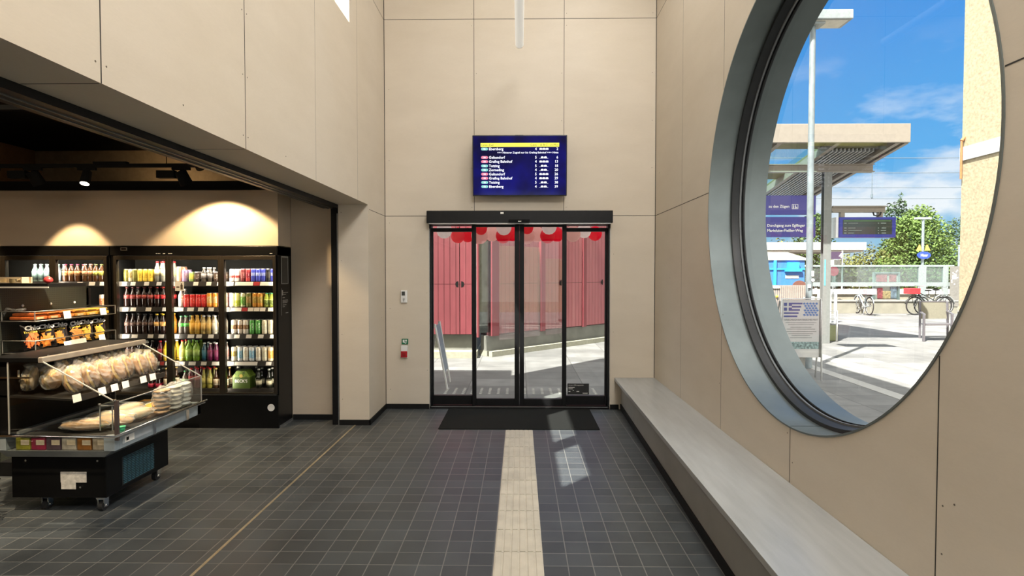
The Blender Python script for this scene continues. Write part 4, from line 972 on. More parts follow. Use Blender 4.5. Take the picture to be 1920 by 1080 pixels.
loaf((-3.16, 4.20, Zd), .25, .32, .045, BREADS[1], 'pale baguette on the lower deck, third from the chiller front')
loaf((-3.03, 4.30, Zd), 1.2, .26, .045, BREADS[1], 'pale wrapped roll close to the side screen, below the price tags')
loaf((-3.18, 4.40, Zd), 1.3, .28, .05, BREADS[1], 'pale wrapped roll on the lower deck, below the chiller shelf middle')
for i, (y, mt, nme) in enumerate(((4.50, M('crisp_brown', (.34, .22, .12), .7, var=.4, scale=26, bump=.5), 'brown crispbread'), (4.66, M('wrap_cream', (.62, .58, .48), .6, var=.2, scale=15), 'cream tortilla wrap'), (4.79, M('wrap_white', (.70, .70, .64), .6, var=.12, scale=15), 'white tortilla wrap'))):
    t = thing('deli_pack', f'{nme} pack standing behind the side screen at the far chiller end', 'food pack', (-2.99, y, Zd), 'packs behind the side screen')
    for q in range(6): part(MB().ell((-2.965, y, Zd+.030+q*.034), (.060+.004*(q % 2), .066, .017), 16, 8, .05), 'slice', mt, t)
    f_ = MB(); crumple(f_, (-2.965, y, Zd+.128), (.072, .076, .112), Matrix.Identity(3), 90+i); part(f_, 'film_wrapper', FILM, t)
t = thing('cheese_pack', 'flat orange cheese pack lying on the lower chiller deck', 'food pack', (-3.2, 4.66, Zd))
part(MB().box(-3.36, -3.10, 4.56, 4.86, Zd+.001, Zd+.045), 'box', M('cheese', (.68, .34, .06), .4, var=.15), t, .01)
part(MB().box(-3.30, -3.20, 4.62, 4.78, Zd+.045, Zd+.047), 'label_band', M('pack_cream', (.66, .56, .42), .5), t)
t = thing('dip_cup', 'small green dip cup at the foot of the chiller side screen', 'cup', (-2.93, 4.0, Zd))
part(MB().lathe([(.020, 0), (.026, .036), (.024, .036)], (-2.935, 3.995, Zd), 16), 'cup', M('cup_green', (.02, .32, .14), .4), t)
part(MB().cyl((-2.935, 3.995, Zd+.036), (-2.935, 3.995, Zd+.042), .028), 'lid', M('lid_green', (.04, .42, .2), .3), t)

# wire stand cut by the picture edge
wsd = thing('wire_basket_stand', 'chrome wire basket stand on a black foot, cut by the left edge', 'display stand', (-3.75, 3.72, 0))
part(MB().box(-4.1, -3.66, 3.60, 3.76, 0, .10), 'foot', BLACK, wsd, .004)
e = MB()
for z in (.24, .32, .46, .56): e.tube([(-4.1, 3.62, z), (-3.625, 3.62, z), (-3.625, 3.76, z), (-4.1, 3.76, z)], .006, 6)
for x in (-3.625, -3.70, -3.78, -3.86): e.cyl((x, 3.62, .24), (x, 3.62, .56), .003, n=6)
e.cyl((-3.67, 3.69, .1), (-3.67, 3.69, .58), .010, n=10)
part(e, 'basket_wire', CHROME, wsd)
# ================================================================== outside: square
PAVE = tilemat('square_paving', (.16, .16, .153), (.085, .085, .08), (.9, .6), (.1, .2), .008, .75, .22)
struct(MB().box(-30, 70, -20, 70, -.4, -.012), 'ground', PAVE)
TW = M('tactile_white', (.36, .355, .33), .7, var=.08, scale=4)
struct(MB().prism([(6.12, 5, -.012), (6.46, 5, -.012), (6.62, 14, -.012), (6.28, 14, -.012)], (0, 0, .006)), 'path_strip', TW)
struct(MB().prism([(5.22, 5, -.012), (5.46, 5, -.012), (5.72, 14, -.012), (5.5, 14, -.012)], (0, 0, .006)), 'path_strip', TW)
td = MB()
for i in range(18):
    for j in range(5): td.cyl((-1.1+i*.13, 8.05+j*.09, -.012), (-1.1+i*.13, 8.05+j*.09, -.004), .025, .018, 8)
struct(td, 'path_studs', TW)

# rendered building wing at the right
fb = thing('rendered_building', 'tall ochre roughcast house with a white band, at the right of the round window', 'building', (16, 12, 0))
part(MB().box(12.9, 20, 7.5, 16.4, -.01, 15), 'facade', M('roughcast_ochre', (.30, .25, .16), .9, var=.22, scale=13, bump=1.0), fb)
part(MB().box(12.85, 12.9, 7.5, 16.42, 5.03, 5.42), 'white_band', M('band_white', (.36, .36, .35), .7), fb)
part(MB().cyl((12.82, 16.32, 4.5), (12.82, 16.32, 5.6), .03, n=8).cyl((12.82, 16.32, 5.6), (12.9, 16.32, 5.7), .05, n=8), 'rain_pipe', M('pipe_rust', (.32, .14, .05), .7), fb)

# lamp post
lp = thing('street_lamp', 'tall galvanised lamp post with a flat square head on the square', 'lamp post', (5.37, 10.33, 0))
part(MB().cyl((5.37, 10.33, -.01), (5.37, 10.33, 1.1), .072, .072, 20).cyl((5.37, 10.33, 1.1), (5.37, 10.33, 6.3), .06, .05, 20), 'pole', GALV, lp)
part(MB().box(4.78, 5.99, 10.12, 10.54, 6.33, 6.50).box(5.2, 5.54, 10.2, 10.46, 6.28, 6.33), 'lamp_head', M('lamp_head_grey', (.25, .28, .28), .5, .2), lp, .015)
part(MB().box(4.86, 5.92, 10.17, 10.5, 6.322, 6.33), 'diffuser', M('lamp_glass', (.48, .47, .42), .3), lp)
st = MB()
for z, x, c in ((1.52, 5.33, 0), (1.3, 5.40, 0), (1.13, 5.34, 0)): st.box(x-.03, x+.03, 10.246, 10.252, z-.03, z+.03)
part(st, 'sticker', PAPER, lp)
part(MB().box(5.375, 5.42, 10.255, 10.262, 1.70, 1.80).cyl((5.40, 10.255, 1.63), (5.40, 10.262, 1.63), .03, n=16), 'sticker', WHITE, lp)

# bus shelter canopy
cp = thing('platform_canopy', 'large taupe steel canopy with slatted soffit over the blue direction signs', 'canopy', (6.5, 14.1, 0))
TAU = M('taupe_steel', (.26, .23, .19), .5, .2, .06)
CT = M('column_steel', (.20, .21, .20), .5, .2, .08)
zb = lambda y: 4.77-.165*(y-12.9)
def slope(mb, x0, x1, y0, y1, d0, d1):
    return mb.add([(x0, y0, zb(y0)+d0), (x1, y0, zb(y0)+d0), (x1, y1, zb(y1)+d0), (x0, y1, zb(y1)+d0), (x0, y0, zb(y0)+d1), (x1, y0, zb(y0)+d1), (x1, y1, zb(y1)+d1), (x0, y1, zb(y1)+d1)], [(0,3,2,1),(4,5,6,7),(0,1,5,4),(1,2,6,5),(2,3,7,6),(3,0,4,7)])
part(MB().box(2.5, 8.95, 12.86, 12.94, 4.76, 5.19), 'fascia', TAU, cp, .01)
part(slope(MB(), 8.86, 8.95, 12.94, 17.6, -.02, .36), 'side_fascia', TAU, cp)
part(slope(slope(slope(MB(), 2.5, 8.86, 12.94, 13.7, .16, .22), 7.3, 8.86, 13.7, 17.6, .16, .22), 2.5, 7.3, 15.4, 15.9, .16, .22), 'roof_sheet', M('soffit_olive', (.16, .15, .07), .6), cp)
part(slope(slope(MB(), 2.5, 7.3, 13.7, 15.4, .18, .19), 2.5, 7.3, 15.9, 17.6, .18, .19), 'glass_roof', glassmat('roof_glass', (.72, .90, .90), 1.4, .05), cp)
for x in (8.66, 7.3, 5.95, 4.6, 3.2): part(slope(MB(), x, x+.11, 12.94, 17.6, -.01, .16), 'rafter', TAU, cp)
sl = MB()
for k in range(12):
    x = 7.48+k*.098
    slope(sl, x, x+.035, 13.6, 17.6, .06, .13)
for k in range(6): slope(sl, 6.15+k*.1, 6.185+k*.1, 15.9, 17.6, .06, .13)
for k in range(10): slope(sl, 3.3+k*.12, 3.34+k*.12, 12.95, 13.7, .06, .13)
part(sl, 'soffit_slat', M('slat_grey', (.42, .43, .42), .4, .3), cp)
def ibeam(mb, x0, x1, y, z0, z1, w=.16):
    return mb.box(x0, x1, y-w/2, y+w/2, z0, z0+.02).box(x0, x1, y-w/2, y+w/2, z1-.02, z1).box(x0, x1, y-.008, y+.008, z0+.02, z1-.02)
part(ibeam(MB(), 2.5, 8.88, 14.1, 4.30, 4.50), 'cross_beam', TAU, cp)
part(MB().box(7.64, 7.83, 14.03, 14.045, -.01, 4.3).box(7.64, 7.83, 14.155, 14.17, -.01, 4.3).box(7.725, 7.745, 14.045, 14.155, -.01, 4.3), 'column', CT, cp)
part(MB().box(7.67, 7.70, 14.022, 14.03, 1.45, 2.1), 'cyan_sticker', M('sticker_cyan', (.10, .55, .65), .5), cp)
part(MB().box(2.9, 3.1, 14.0, 14.2, -.01, 4.3), 'column', CT, cp)
# direction signs hanging from the canopy
SBL = M('sign_blue', (.035, .03, .24), .35, var=.05)
def dsign(z0, z1, label, lines, picto):
    s = thing('direction_sign', label, 'sign', (6.5, 14.0, z0), 'blue direction signs under the canopy')
    part(MB().box(5.0, 7.40, 13.96, 14.03, z0, z1), 'panel', SBL, s, .01)
    t = MB()
    for tx_, x, z, sz in lines: t.text(tx_, (x, 13.955, z), (1, 0, 0), (0, 0, 1), sz, bold=.02)
    part(t, 'lettering', WHITE, s)
    if picto:
        p = MB().box(6.80, 6.955, 13.956, 13.96, 3.365, 3.375).box(6.80, 6.955, 13.956, 13.96, 3.475, 3.485).box(6.80, 6.81, 13.956, 13.96, 3.365, 3.485).box(6.945, 6.955, 13.956, 13.96, 3.365, 3.485)
        for x in (6.83, 6.875): p.box(x, x+.022, 13.956, 13.96, 3.385, 3.44).cyl((x+.011, 13.955, 3.455), (x+.011, 13.96, 3.455), .011, n=10)
        p.prism([(6.91, 13.956, 3.385), (6.94, 13.956, 3.40), (6.91, 13.956, 3.42)], (0, .004, 0))
        part(p, 'pictogram', WHITE, s)
    part(MB().cyl((5.3, 14.0, z1), (5.3, 14.0, 4.32 if picto else z1+.05), .012, n=8).cyl((7.2, 14.0, z1), (7.2, 14.0, 4.32 if picto else z1+.05), .012, n=8), 'hanger', CT, s)
dsign(3.225, 3.705, 'upper blue direction sign reading zu den Zügen, under the canopy', [('zu den Zügen', 6.22, 3.40, .094)], True)
dsign(2.665, 3.17, 'lower blue direction sign reading Durchgang zum, hung under the upper one', [('Durchgang zum Eglfinger', 6.19, 2.925, .094), ('Marieluise-Fleißer-Weg', 6.19, 2.80, .094)], False)
# platform display on its arm
ds = thing('platform_display', 'blue framed platform display hanging from an arm on the canopy column', 'display', (8.7, 14.1, 2.66))
part(ibeam(MB(), 7.87, 9.20, 14.1, 3.29, 3.44, .12), 'arm', TAU, ds)
part(MB().box(7.87, 9.22, 14.02, 14.18, 3.45, 3.455), 'bird_guard', STEEL, ds)
part(MB().box(8.07, 8.17, 14.05, 14.15, 3.16, 3.29).box(9.02, 9.12, 14.05, 14.15, 3.16, 3.29), 'bracket', TAU, ds)
part(MB().tube([(8.84, 14.0, 3.29), (8.86, 13.99, 3.21), (8.95, 13.99, 3.19), (9.02, 14.0, 3.22), (9.04, 14.0, 3.29)], .018, 8), 'cable', RUBBER, ds)
part(MB().box(8.0, 9.41, 13.99, 14.25, 2.655, 3.165), 'housing', M('display_blue', (.02, .03, .30), .3), ds, .01)
part(MB().box(7.94, 8.0, 14.02, 14.24, 2.655, 3.165), 'housing_edge', WHITE, ds)
part(MB().box(8.09, 9.31, 13.985, 13.99, 2.735, 3.10), 'screen', M('display_dark', (.02, .035, .03), .15), ds)
dt = MB()
for k, z in enumerate((3.00, 2.88, 2.82, 2.755)):
    dt.box(8.12, 8.18, 13.983, 13.985, z, z+.022); dt.box(8.22, (8.46, 8.40, 8.56, 8.36)[k], 13.983, 13.985, z+.004, z+.018)
    dt.box(8.96, 8.985, 13.983, 13.985, z, z+.022); dt.box(9.03+.02*(k % 2), 9.16, 13.983, 13.985, z, z+.022)
part(dt, 'display_text', M('display_ink', (.22, .28, .26), .5), ds)
part(MB().box(8.11, 9.28, 13.983, 13.985, 3.055, 3.085), 'heading_bar', M('display_green', (.06, .14, .05), .4), ds)

# A-board with the flags
ab = thing('poster_stand', 'free standing poster board with Greek flag and Bavarian lozenges, before the lamp post', 'poster stand', (4.6, 9.1, 0))
AX0, AX1, AY = 4.27, 4.90, 9.06
part(MB().tube([(AX0, AY, .38), (AX0, AY, 1.34), (AX1, AY, 1.34), (AX1, AY, .38)], .016, 8), 'frame', STEEL, ab)
part(MB().cyl((AX1+.02, AY-.02, 0), (AX1+.015, AY, 1.30), .014, n=8).cyl((AX1+.10, AY+.32, 0), (AX1+.02, AY+.03, 1.30), .014, n=8).cyl((AX0-.02, AY-.02, 0), (AX0-.015, AY, 1.30), .014, n=8).cyl((AX0-.05, AY+.35, 0), (AX0-.02, AY+.03, 1.30), .014, n=8), 'stand_leg', STEEL, ab)
part(MB().box(AX0+.016, AX1-.016, AY, AY+.012, .38, 1.325), 'board', M('board_white', (.50, .49, .47), .4, var=.04), ab)
part(MB().box(AX0+.18, AX1-.16, AY+.15, AY+.17, .05, .40), 'back_plate', M('back_plate', (.34, .33, .29), .6), ab)
FB = M('flag_blue', (.06, .07, .22), .5, var=.05)
fl = MB(); X0, Z1, Wd, Hd = AX0+.035, 1.275, .30, .235; q = Hd/9; y = AY-.001
for k in range(5):
    z = Z1-2*k*q
    fl.box(X0+(5*q if k < 3 else 0), X0+Wd-(.02*k), y-.001, y, z-q, z)
for a, b_ in ((0, 2), (3, 5)):
    for c_, d_ in ((0, 2), (3, 5)): fl.box(X0+a*q, X0+b_*q, y-.001, y, Z1-d_*q, Z1-c_*q)
part(fl, 'flag_stripes', FB, ab)
lz = MB(); wx, wz = .050, .040
for i in range(-3, 7):
    for j in range(7):
        cx, cz = AX0+.365+i*wx+j*wx*.42, Z1-.015-j*wz*.92
        if not (AX0+.345 < cx-wx*.3 and cx+wx*.3 < AX1-.03 and cz > Z1-Hd): continue
        lz.prism([(cx-wx*.5, y-.001, cz+wz*.18), (cx-wx*.12, y-.001, cz-wz*.5), (cx+wx*.5, y-.001, cz-wz*.18), (cx+wx*.12, y-.001, cz+wz*.5)], (0, .001, 0))
part(lz, 'lozenge_pattern', M('lozenge_blue', (.08, .17, .38), .5, var=.05), ab)
tx = MB().text('GRIECHISCH-BAYERISCHES FEST', ((AX0+AX1)/2, y-.001, .985), (1, 0, 0), (0, 0, 1), .038, 'CENTER', .03)
for k, (w_, z) in enumerate(((.5, .945), (.42, .915), (.34, .87), (.46, .84), (.5, .80), (.40, .765), (.30, .735), (.36, .70))): tx.box((AX0+AX1)/2-w_/2, (AX0+AX1)/2+w_/2, y-.001, y, z, z+.009)
part(tx, 'poster_text', M('poster_ink', (.22, .23, .22), .6), ab)
part(MB().box(AX0+.02, AX1-.02, y-.001, y, .52, .635), 'photo_strip', M('photo_strip', (.20, .28, .27), .5, var=.8, scale=26), ab)

# bicycles
def bike(label, loc, rz, col, sc=1., basket=None, rim=(.30, .31, .30), name_frame='frame', step=True):
    t = thing('bicycle', label, 'bicycle', loc, 'bicycles on the square')
    L = V(loc)
    def P(x, y, z): return L+V((x, y, z))*sc
    fm_ = M('bike_'+label[:12], col, .35, .3)
    R_ = .345
    for nm, x in (('front_wheel', .54), ('rear_wheel', -.52)):
        w_ = part(MB().torus(P(x, 0, R_), (0, 1, 0), (R_-.02)*sc, .019*sc, 32, 8), nm, RUBBER, t)
        s_ = MB().torus(P(x, 0, R_), (0, 1, 0), (R_-.045)*sc, .009*sc, 32, 6)
        for k in range(14):
            a = 2*PI*k/14; s_.cyl(P(x, .02*(-1)**k, R_), P(x+(R_-.045)*math.cos(a+.15), 0, R_+(R_-.045)*math.sin(a+.15)), .0022*sc, n=5, caps=False)
        s_.cyl(P(x, -.045, R_), P(x, .045, R_), .02*sc, n=10)
        part(s_, 'spoked_rim', M('rim_'+str(rim), rim, .3, .7), w_)
        part(MB().tube([P(x+(R_+.03)*math.cos(a), 0, R_+(R_+.03)*math.sin(a)) for a in [PI*(.05+.85*i/10) for i in range(11)]], .016*sc, 6), 'mudguard', fm_, t)
    bb, st_, hd, ax = (-.06, 0, .29), (-.22, 0, .74), (.38, 0, .86), (.54, 0, R_)
    f = MB()
    top = (-.15, 0, .56) if step else (-.20, 0, .70)
    for a, b_, r in ((bb, st_, .017), (bb, (.40, 0, .76), .022), (top, (.38, 0, .82), .017), ((-.52, .05, R_), bb, .012), ((-.52, -.05, R_), bb, .012), ((-.52, .05, R_), top, .010), ((-.52, -.05, R_), top, .010), ((.41, 0, .70), (.375, 0, .90), .022)): f.cyl(P(*a), P(*b_), r*sc, n=10)
    for s in (-.05, .05): f.tube([P(.42, s*.6, .70), P(.48, s, .52), P(*ax)+V((0, s*sc, 0))], .011*sc, 8)
    part(f, 'frame', fm_, t)
    part(MB().tube([P(.30, -.29, 1.03), P(.38, -.22, 1.07), P(.375, 0, 1.06), P(.38, .22, 1.07), P(.30, .29, 1.03)], .012*sc, 8).cyl(P(.375, 0, .88), P(.375, 0, 1.06), .014*sc, n=8), 'handlebar', STEEL, t)
    part(MB().ell(P(-.25, 0, .93), (.14*sc, .08*sc, .035*sc), 14, 8).cyl(P(-.22, 0, .74), P(-.245, 0, .91), .013*sc, n=8), 'saddle', BLACKM, t)
    part(MB().cyl(P(-.06, -.06, .29), P(-.06, .06, .29), .075*sc, n=18).bar(P(-.06, .07, .29), P(.08, .07, .19), .012*sc, .02*sc).bar(P(-.06, -.07, .29), P(-.20, -.07, .39), .012*sc, .02*sc).box(*[v for a, b_ in zip(P(.04, .07, .17), P(.14, .16, .20)) for v in (a, b_)]), 'crankset', STEEL, t)
    part(MB().bar(P(-.75, -.06, .74), P(-.24, -.06, .76), .012*sc, .012*sc).bar(P(-.75, .06, .74), P(-.24, .06, .76), .012*sc, .012*sc).bar(P(-.70, 0, .74), P(-.54, 0, .36), .01*sc, .01*sc).bar(P(-.75, -.06, .74), P(-.75, .06, .74), .01*sc, .01*sc), 'rear_rack', BLACKM, t)
    part(MB().cyl(P(-.30, .06, .30), P(-.36, .16, .01), .009*sc, n=6), 'kickstand', STEEL, t)
    if basket:
        c_, where = basket; x = -.52 if where == 'rear' else .66; z = .78
        b_ = MB().box(*[v for a, d in zip(P(x-.2, -.16, z), P(x+.2, .16, z+.21)) for v in (a, d)]) if where in ('rear', 'crate') else MB().add([P(x+a*.13, b2*.14, z-.02) for a, b2 in ((-1, -1), (1, -1), (1, 1), (-1, 1))]+[P(x+a*.17, b2*.18, z+.24) for a, b2 in ((-1, -1), (1, -1), (1, 1), (-1, 1))], [(0,3,2,1),(0,1,5,4),(1,2,6,5),(2,3,7,6),(3,0,4,7),(4,5,6,7)])
        o = part(b_, 'luggage_box', M('crate_'+str(c_), c_, .5, var=.2), t, .01)
        if where == 'crate': part(MB().bar(P(.60, -.08, .765), P(.54, -.06, .36), .012*sc, .012*sc).bar(P(.60, .08, .765), P(.54, .06, .36), .012*sc, .012*sc).bar(P(.60, -.08, .77), P(.60, .08, .77), .012*sc, .012*sc), 'front_carrier', BLACKM, t)
        if where == 'crate': part(MB().box(*[v for a, d in zip(P(x-.12, -.163, z+.10), P(x+.12, -.16, z+.14)) for v in (a, d)]), 'grip_slot', BLACKM, o)
    t.rotation_euler = (0, 0, rz)
    return t
bike('silver city bicycle with pale rear basket at the platform railing, seen end on', (14.75, 23.9, 0), math.radians(80), (.40, .46, .48), 1.12, ((.45, .34, .36), 'rear'), (.35, .36, .35))
bike('black step through bicycle carrying a red crate over its front wheel', (17.25, 23.5, 0), math.radians(183), (.05, .055, .05), 1.15, ((.50, .03, .035), 'crate'), (.12, .12, .12))
bike('grey bicycle with pale tyres parked behind the one with the red crate', (17.85, 24.05, 0), math.radians(8), (.45, .47, .46), 1.1, None, (.5, .5, .48))
bike('dark bicycle tilted behind the pale planter at the canopy column', (8.42, 15.75, 0), math.radians(75), (.25, .24, .23), 1.0)
pl = thing('planter_box', 'pale yellow green square planter at the foot of the canopy column', 'planter', (8.13, 14.65, 0))
part(MB().box(7.955, 8.305, 14.5, 14.8, -.01, .40), 'box', M('planter_lime', (.28, .30, .165), .7, var=.06), pl, .015)
part(MB().box(7.985, 8.275, 14.53, 14.77, .395, .402), 'soil', M('soil', (.12, .08, .05), .9), pl)
rk = thing('bicycle_rack', 'white steel bicycle rack bars beside the canopy column', 'bike rack', (7.9, 14.45, 0))
part(MB().tube([(7.66, 14.38, 0), (7.66, 14.38, .78), (8.2, 14.38, .78), (8.2, 14.38, 0)], .022, 8).cyl((7.66, 14.38, .58), (8.2, 14.38, .58), .02, n=8), 'rack_bar', WHITE, rk)

# armchair on the square
ac = thing('garden_armchair', 'grey metal garden armchair with mesh back, by the right edge of the round window', 'chair', (11.0, 14.8, 0))
CHG = M('chair_grey', (.17, .16, .175), .4, .4)
def cleg(a, b_): part(MB().bar(a, b_, .05, .04), 'leg', CHG, ac)
cleg((10.46, 14.42, -.01), (10.46, 14.42, .68)); cleg((11.28, 14.55, -.01), (11.28, 14.55, .68)); cleg((10.92, 15.2, -.01), (10.84, 15.1, .99)); cleg((11.75, 15.3, -.01), (11.65, 15.2, .99))
part(MB().bar((10.46, 14.40, .69), (10.88, 15.15, .72), .05, .03), 'armrest', CHG, ac); part(MB().bar((11.28, 14.53, .69), (11.68, 15.25, .72), .05, .03), 'armrest', CHG, ac)
part(MB().prism([(10.46, 14.45, .40), (11.30, 14.55, .40), (11.68, 15.2, .38), (10.88, 15.1, .38)], (0, 0, .03)), 'seat', CHG, ac)
part(MB().add([(10.85, 15.12, .52), (11.66, 15.22, .52), (11.64, 15.26, .97), (10.83, 15.16, .97), (10.85, 15.14, .52), (11.66, 15.24, .52), (11.64, 15.28, .97), (10.83, 15.18, .97)], [(0,1,2,3),(7,6,5,4),(0,4,5,1),(1,5,6,2),(2,6,7,3),(3,7,4,0)]), 'mesh_back', M('mesh_fabric', (.20, .19, .145), .7, var=.2, scale=60), ac)
part(MB().bar((10.82, 15.17, .985), (11.66, 15.27, .985), .03, .03), 'back_rail', CHG, ac)

# platform edge: wall, railing, posters
FY = 24.6
lw = thing('platform_wall', 'low cream wall along the platform behind the bicycles', 'low wall', (14, FY, 0))
CREAM = M('wall_cream', (.25, .24, .19), .8, var=.12, scale=3)
part(MB().box(6, 19.3, FY, FY+.3, -.01, .52), 'wall_body', CREAM, lw); part(MB().box(6, 19.3, FY-.04, FY+.34, .52, .58), 'coping', M('coping', (.30, .30, .275), .7), lw)
rg = thing('glass_railing', 'white framed glass railing standing on the cream platform wall', 'railing', (14, FY, .58))
WR_ = M('railing_white', (.27, .31, .305), .45)
part(MB().box(6, 19.2, FY+.1, FY+.18, 1.19, 1.36), 'middle_rail', WR_, rg); part(MB().box(6, 19.2, FY+.1, FY+.18, 2.05, 2.13), 'top_rail', WR_, rg)
for x in (9.4, 12.4, 17.65, 18.72):
    part(MB().box(x, x+(.32 if x == 17.65 else .22), FY+.08, FY+.2, .58, 2.13), 'post', WR_, rg)
for a, b_ in ((6, 9.4), (9.62, 12.4), (12.62, 17.65), (17.97, 18.72)): part(MB().box(a, b_, FY+.135, FY+.145, 1.36, 2.05), 'glass_panel', glassmat('rail_glass', (.55, .68, .66), 1.45, .04, .05, .06), rg)
gpn = solo(MB().box(18.95, 19.35, FY-.02, FY+.02, .30, 2.08), 'grey_panel', M('panel_grey', (.20, .19, .17), .6, var=.15), 'grey sheet panel with torn white stickers between railing and ochre house', 'panel', (19.15, FY, .3))
sx_ = MB().box(19.02, 19.2, FY-.023, FY-.02, 1.5, 1.68)
for k in range(9): x_, z_ = 18.98+rr.random()*.3, 1.2+rr.random()*.85; sx_.box(x_, x_+.05, FY-.023, FY-.02, z_, z_+.05)
part(sx_, 'torn_sticker', PAPER, gpn)
pf = thing('station_platform', 'beige platform edge rising behind the glass railing', 'platform', (16, 28, 0))
part(MB().box(0, 34, 27, 33, -.01, .76), 'platform_body', M('platform_beige', (.30, .275, .21), .8, var=.15, scale=2), pf); part(MB().box(0, 34, 26.92, 33, .76, .84), 'platform_edge', M('platform_edge', (.55, .54, .50), .7), pf)
ps = thing('poster_case', 'white framed red and colourful poster case behind the railing glass', 'poster case', (16.4, 25.2, 0))
part(MB().box(15.98, 16.06, 25.2, 25.28, -.01, 1.82).box(17.1, 17.18, 25.2, 25.28, -.01, 1.82).box(16.06, 17.1, 25.2, 25.28, 1.76, 1.82), 'case_frame', WR_, ps)
part(MB().box(16.14, 16.60, 25.22, 25.26, 1.38, 1.70).box(16.72, 17.02, 25.22, 25.26, 1.38, 1.70), 'red_poster', M('poster_red', (.50, .10, .12), .5, var=.5, scale=9), ps)
part(MB().box(16.2, 16.42, 25.22, 25.26, .62, 1.1), 'red_poster', M('poster_red', (.5, .1, .12), .5), ps); part(MB().box(16.42, 16.78, 25.22, 25.26, .62, .95), 'orange_poster', M('poster_orange', (.62, .42, .22), .5, var=.6, scale=9), ps); part(MB().box(16.78, 17.05, 25.22, 25.26, .62, 1.15), 'blue_poster', M('poster_blue', (.28, .32, .40), .5, var=.5, scale=7), ps)
part(MB().box(16.1, 17.1, 25.262, 25.27, .58, 1.76), 'backing', M('case_back', (.5, .5, .45), .6), ps)
rsn = thing('red_signal_disc', 'red octagonal signal disc on a thin pole behind the railing', 'sign', (14.75, 26.2, 0))
part(MB().cyl((14.75, 26.18, 1.86), (14.75, 26.2, 1.86), .24, n=8), 'disc', M('signal_pink', (.60, .08, .13), .5), rsn); part(MB().cyl((14.75, 26.22, -.01), (14.75, 26.22, 2.0), .03, n=8), 'pole', STEEL, rsn)
# blue cabin, slatted screen, platform roof
bcb = thing('blue_cabin', 'blue plastic portable toilet cabin with pale roof behind the slatted screen', 'cabin', (10.3, 22.6, 0))
BLU = M('cabin_blue', (.06, .20, .52), .4, var=.08)
part(MB().box(8.3, 11.25, 22.0, 23.2, -.01, 2.28), 'cabin_body', BLU, bcb)
part(MB().prism([(8.2, 21.95, 2.28), (11.3, 21.95, 2.28), (11.3, 21.95, 2.36), (10.55, 21.95, 2.6), (9.6, 21.95, 2.6), (8.2, 21.95, 2.36)], (0, 1.3, 0)), 'roof', M('cabin_roof', (.42, .40, .37), .6), bcb)
CY = M('cabin_cyan', (.04, .34, .66), .35)
part(MB().box(10.55, 11.0, 21.9, 22.0, 1.95, 2.2).box(10.45, 11.1, 21.88, 22.0, 1.83, 1.95), 'vent_housing', CY, bcb)
part(MB().box(10.02, 10.12, 21.93, 22.0, -.01, 2.28).box(9.3, 9.36, 21.95, 22.0, -.01, 2.0).box(8.3, 11.25, 21.96, 22.0, 1.9, 1.96), 'rib', CY, bcb)
part(MB().box(10.5, 11.02, 21.985, 21.995, 1.56, 1.68), 'name_plate', PAPER, bcb)
part(MB().cyl((11.05, 21.98, 1.18), (11.05, 22.0, 1.18), .3, n=24), 'brown_print', M('print_brown', (.16, .07, .05), .6), bcb)
fs_ = thing('slatted_screen', 'taupe vertical slatted screen below the blue cabin', 'fence', (9.6, 20.3, 0))
sm_ = MB()
for k in range(34): sm_.box(8.1+k*.075, 8.155+k*.075, 20.2, 20.24, -.01, 1.33)
part(sm_, 'slat', M('screen_taupe', (.33, .28, .24), .7), fs_); part(MB().box(8.1, 10.65, 20.24, 20.28, 1.15, 1.22).box(8.1, 10.65, 20.24, 20.28, .2, .27), 'rail', M('screen_taupe_dark', (.22, .19, .17), .7), fs_)
part(MB().box(9.05, 9.42, 20.16, 20.2, 1.22, 1.29).box(9.05, 9.25, 20.16, 20.2, .72, .79), 'white_plate', WHITE, fs_); part(MB().ell((9.22, 20.17, .92), (.05, .03, .05), 10, 6).ell((9.33, 20.17, .92), (.05, .03, .05), 10, 6), 'yellow_knob', M('knob_yellow', (.7, .55, .05), .5), fs_)
wbk = thing('white_bollard_bars', 'white round topped barrier bars between the lamp post and canopy column', 'barrier', (11, 20, 0))
for k in range(4): part(MB().cyl((10.75+k*.2, 20, -.01), (10.75+k*.2, 20, 1.1), .05, n=12), 'post', WHITE, wbk)
part(MB().box(10.7, 11.5, 19.98, 20.02, 1.1, 1.16), 'rail', WHITE, wbk)
prf = thing('platform_roof', 'flat white platform roof across the tracks on slim posts', 'roof', (16, 36, 0))
part(MB().box(8, 21.1, 34, 38, 3.2, 3.66), 'roof_slab', M('roof_white', (.40, .43, .42), .6), prf)
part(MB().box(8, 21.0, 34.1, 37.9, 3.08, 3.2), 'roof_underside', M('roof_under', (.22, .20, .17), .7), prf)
part(MB().box(19.6, 20.6, 33.98, 34.0, 3.3, 3.58), 'roof_plate', M('roof_plate', (.40, .46, .46), .6), prf)
for x in (13, 20.2): part(MB().box(x, x+.15, 35.9, 36.1, .84, 3.1), 'post', STEEL, prf)
p4 = thing('platform_number_sign', 'dark platform number sign with a white 4 under the flat white roof', 'sign', (18.4, 33, .84))
part(MB().box(18.1, 18.75, 32.5, 32.56, 2.6, 3.02), 'panel', M('sign_plum', (.05, .03, .06), .4), p4); part(MB().text('4', (18.58, 32.49, 2.66), (1, 0, 0), (0, 0, 1), .42), 'number', PAPER, p4)
part(MB().box(18.05, 18.32, 32.5, 32.56, 1.75, 2.55), 'notice_board', PAPER, p4); part(MB().box(18.36, 18.7, 32.5, 32.56, 1.9, 2.55), 'map_board', M('map_dark', (.08, .08, .07), .5, var=.6, scale=12), p4); part(MB().cyl((18.85, 32.6, .84), (18.85, 32.6, 3.1), .05, n=10), 'pole', STEEL, p4)
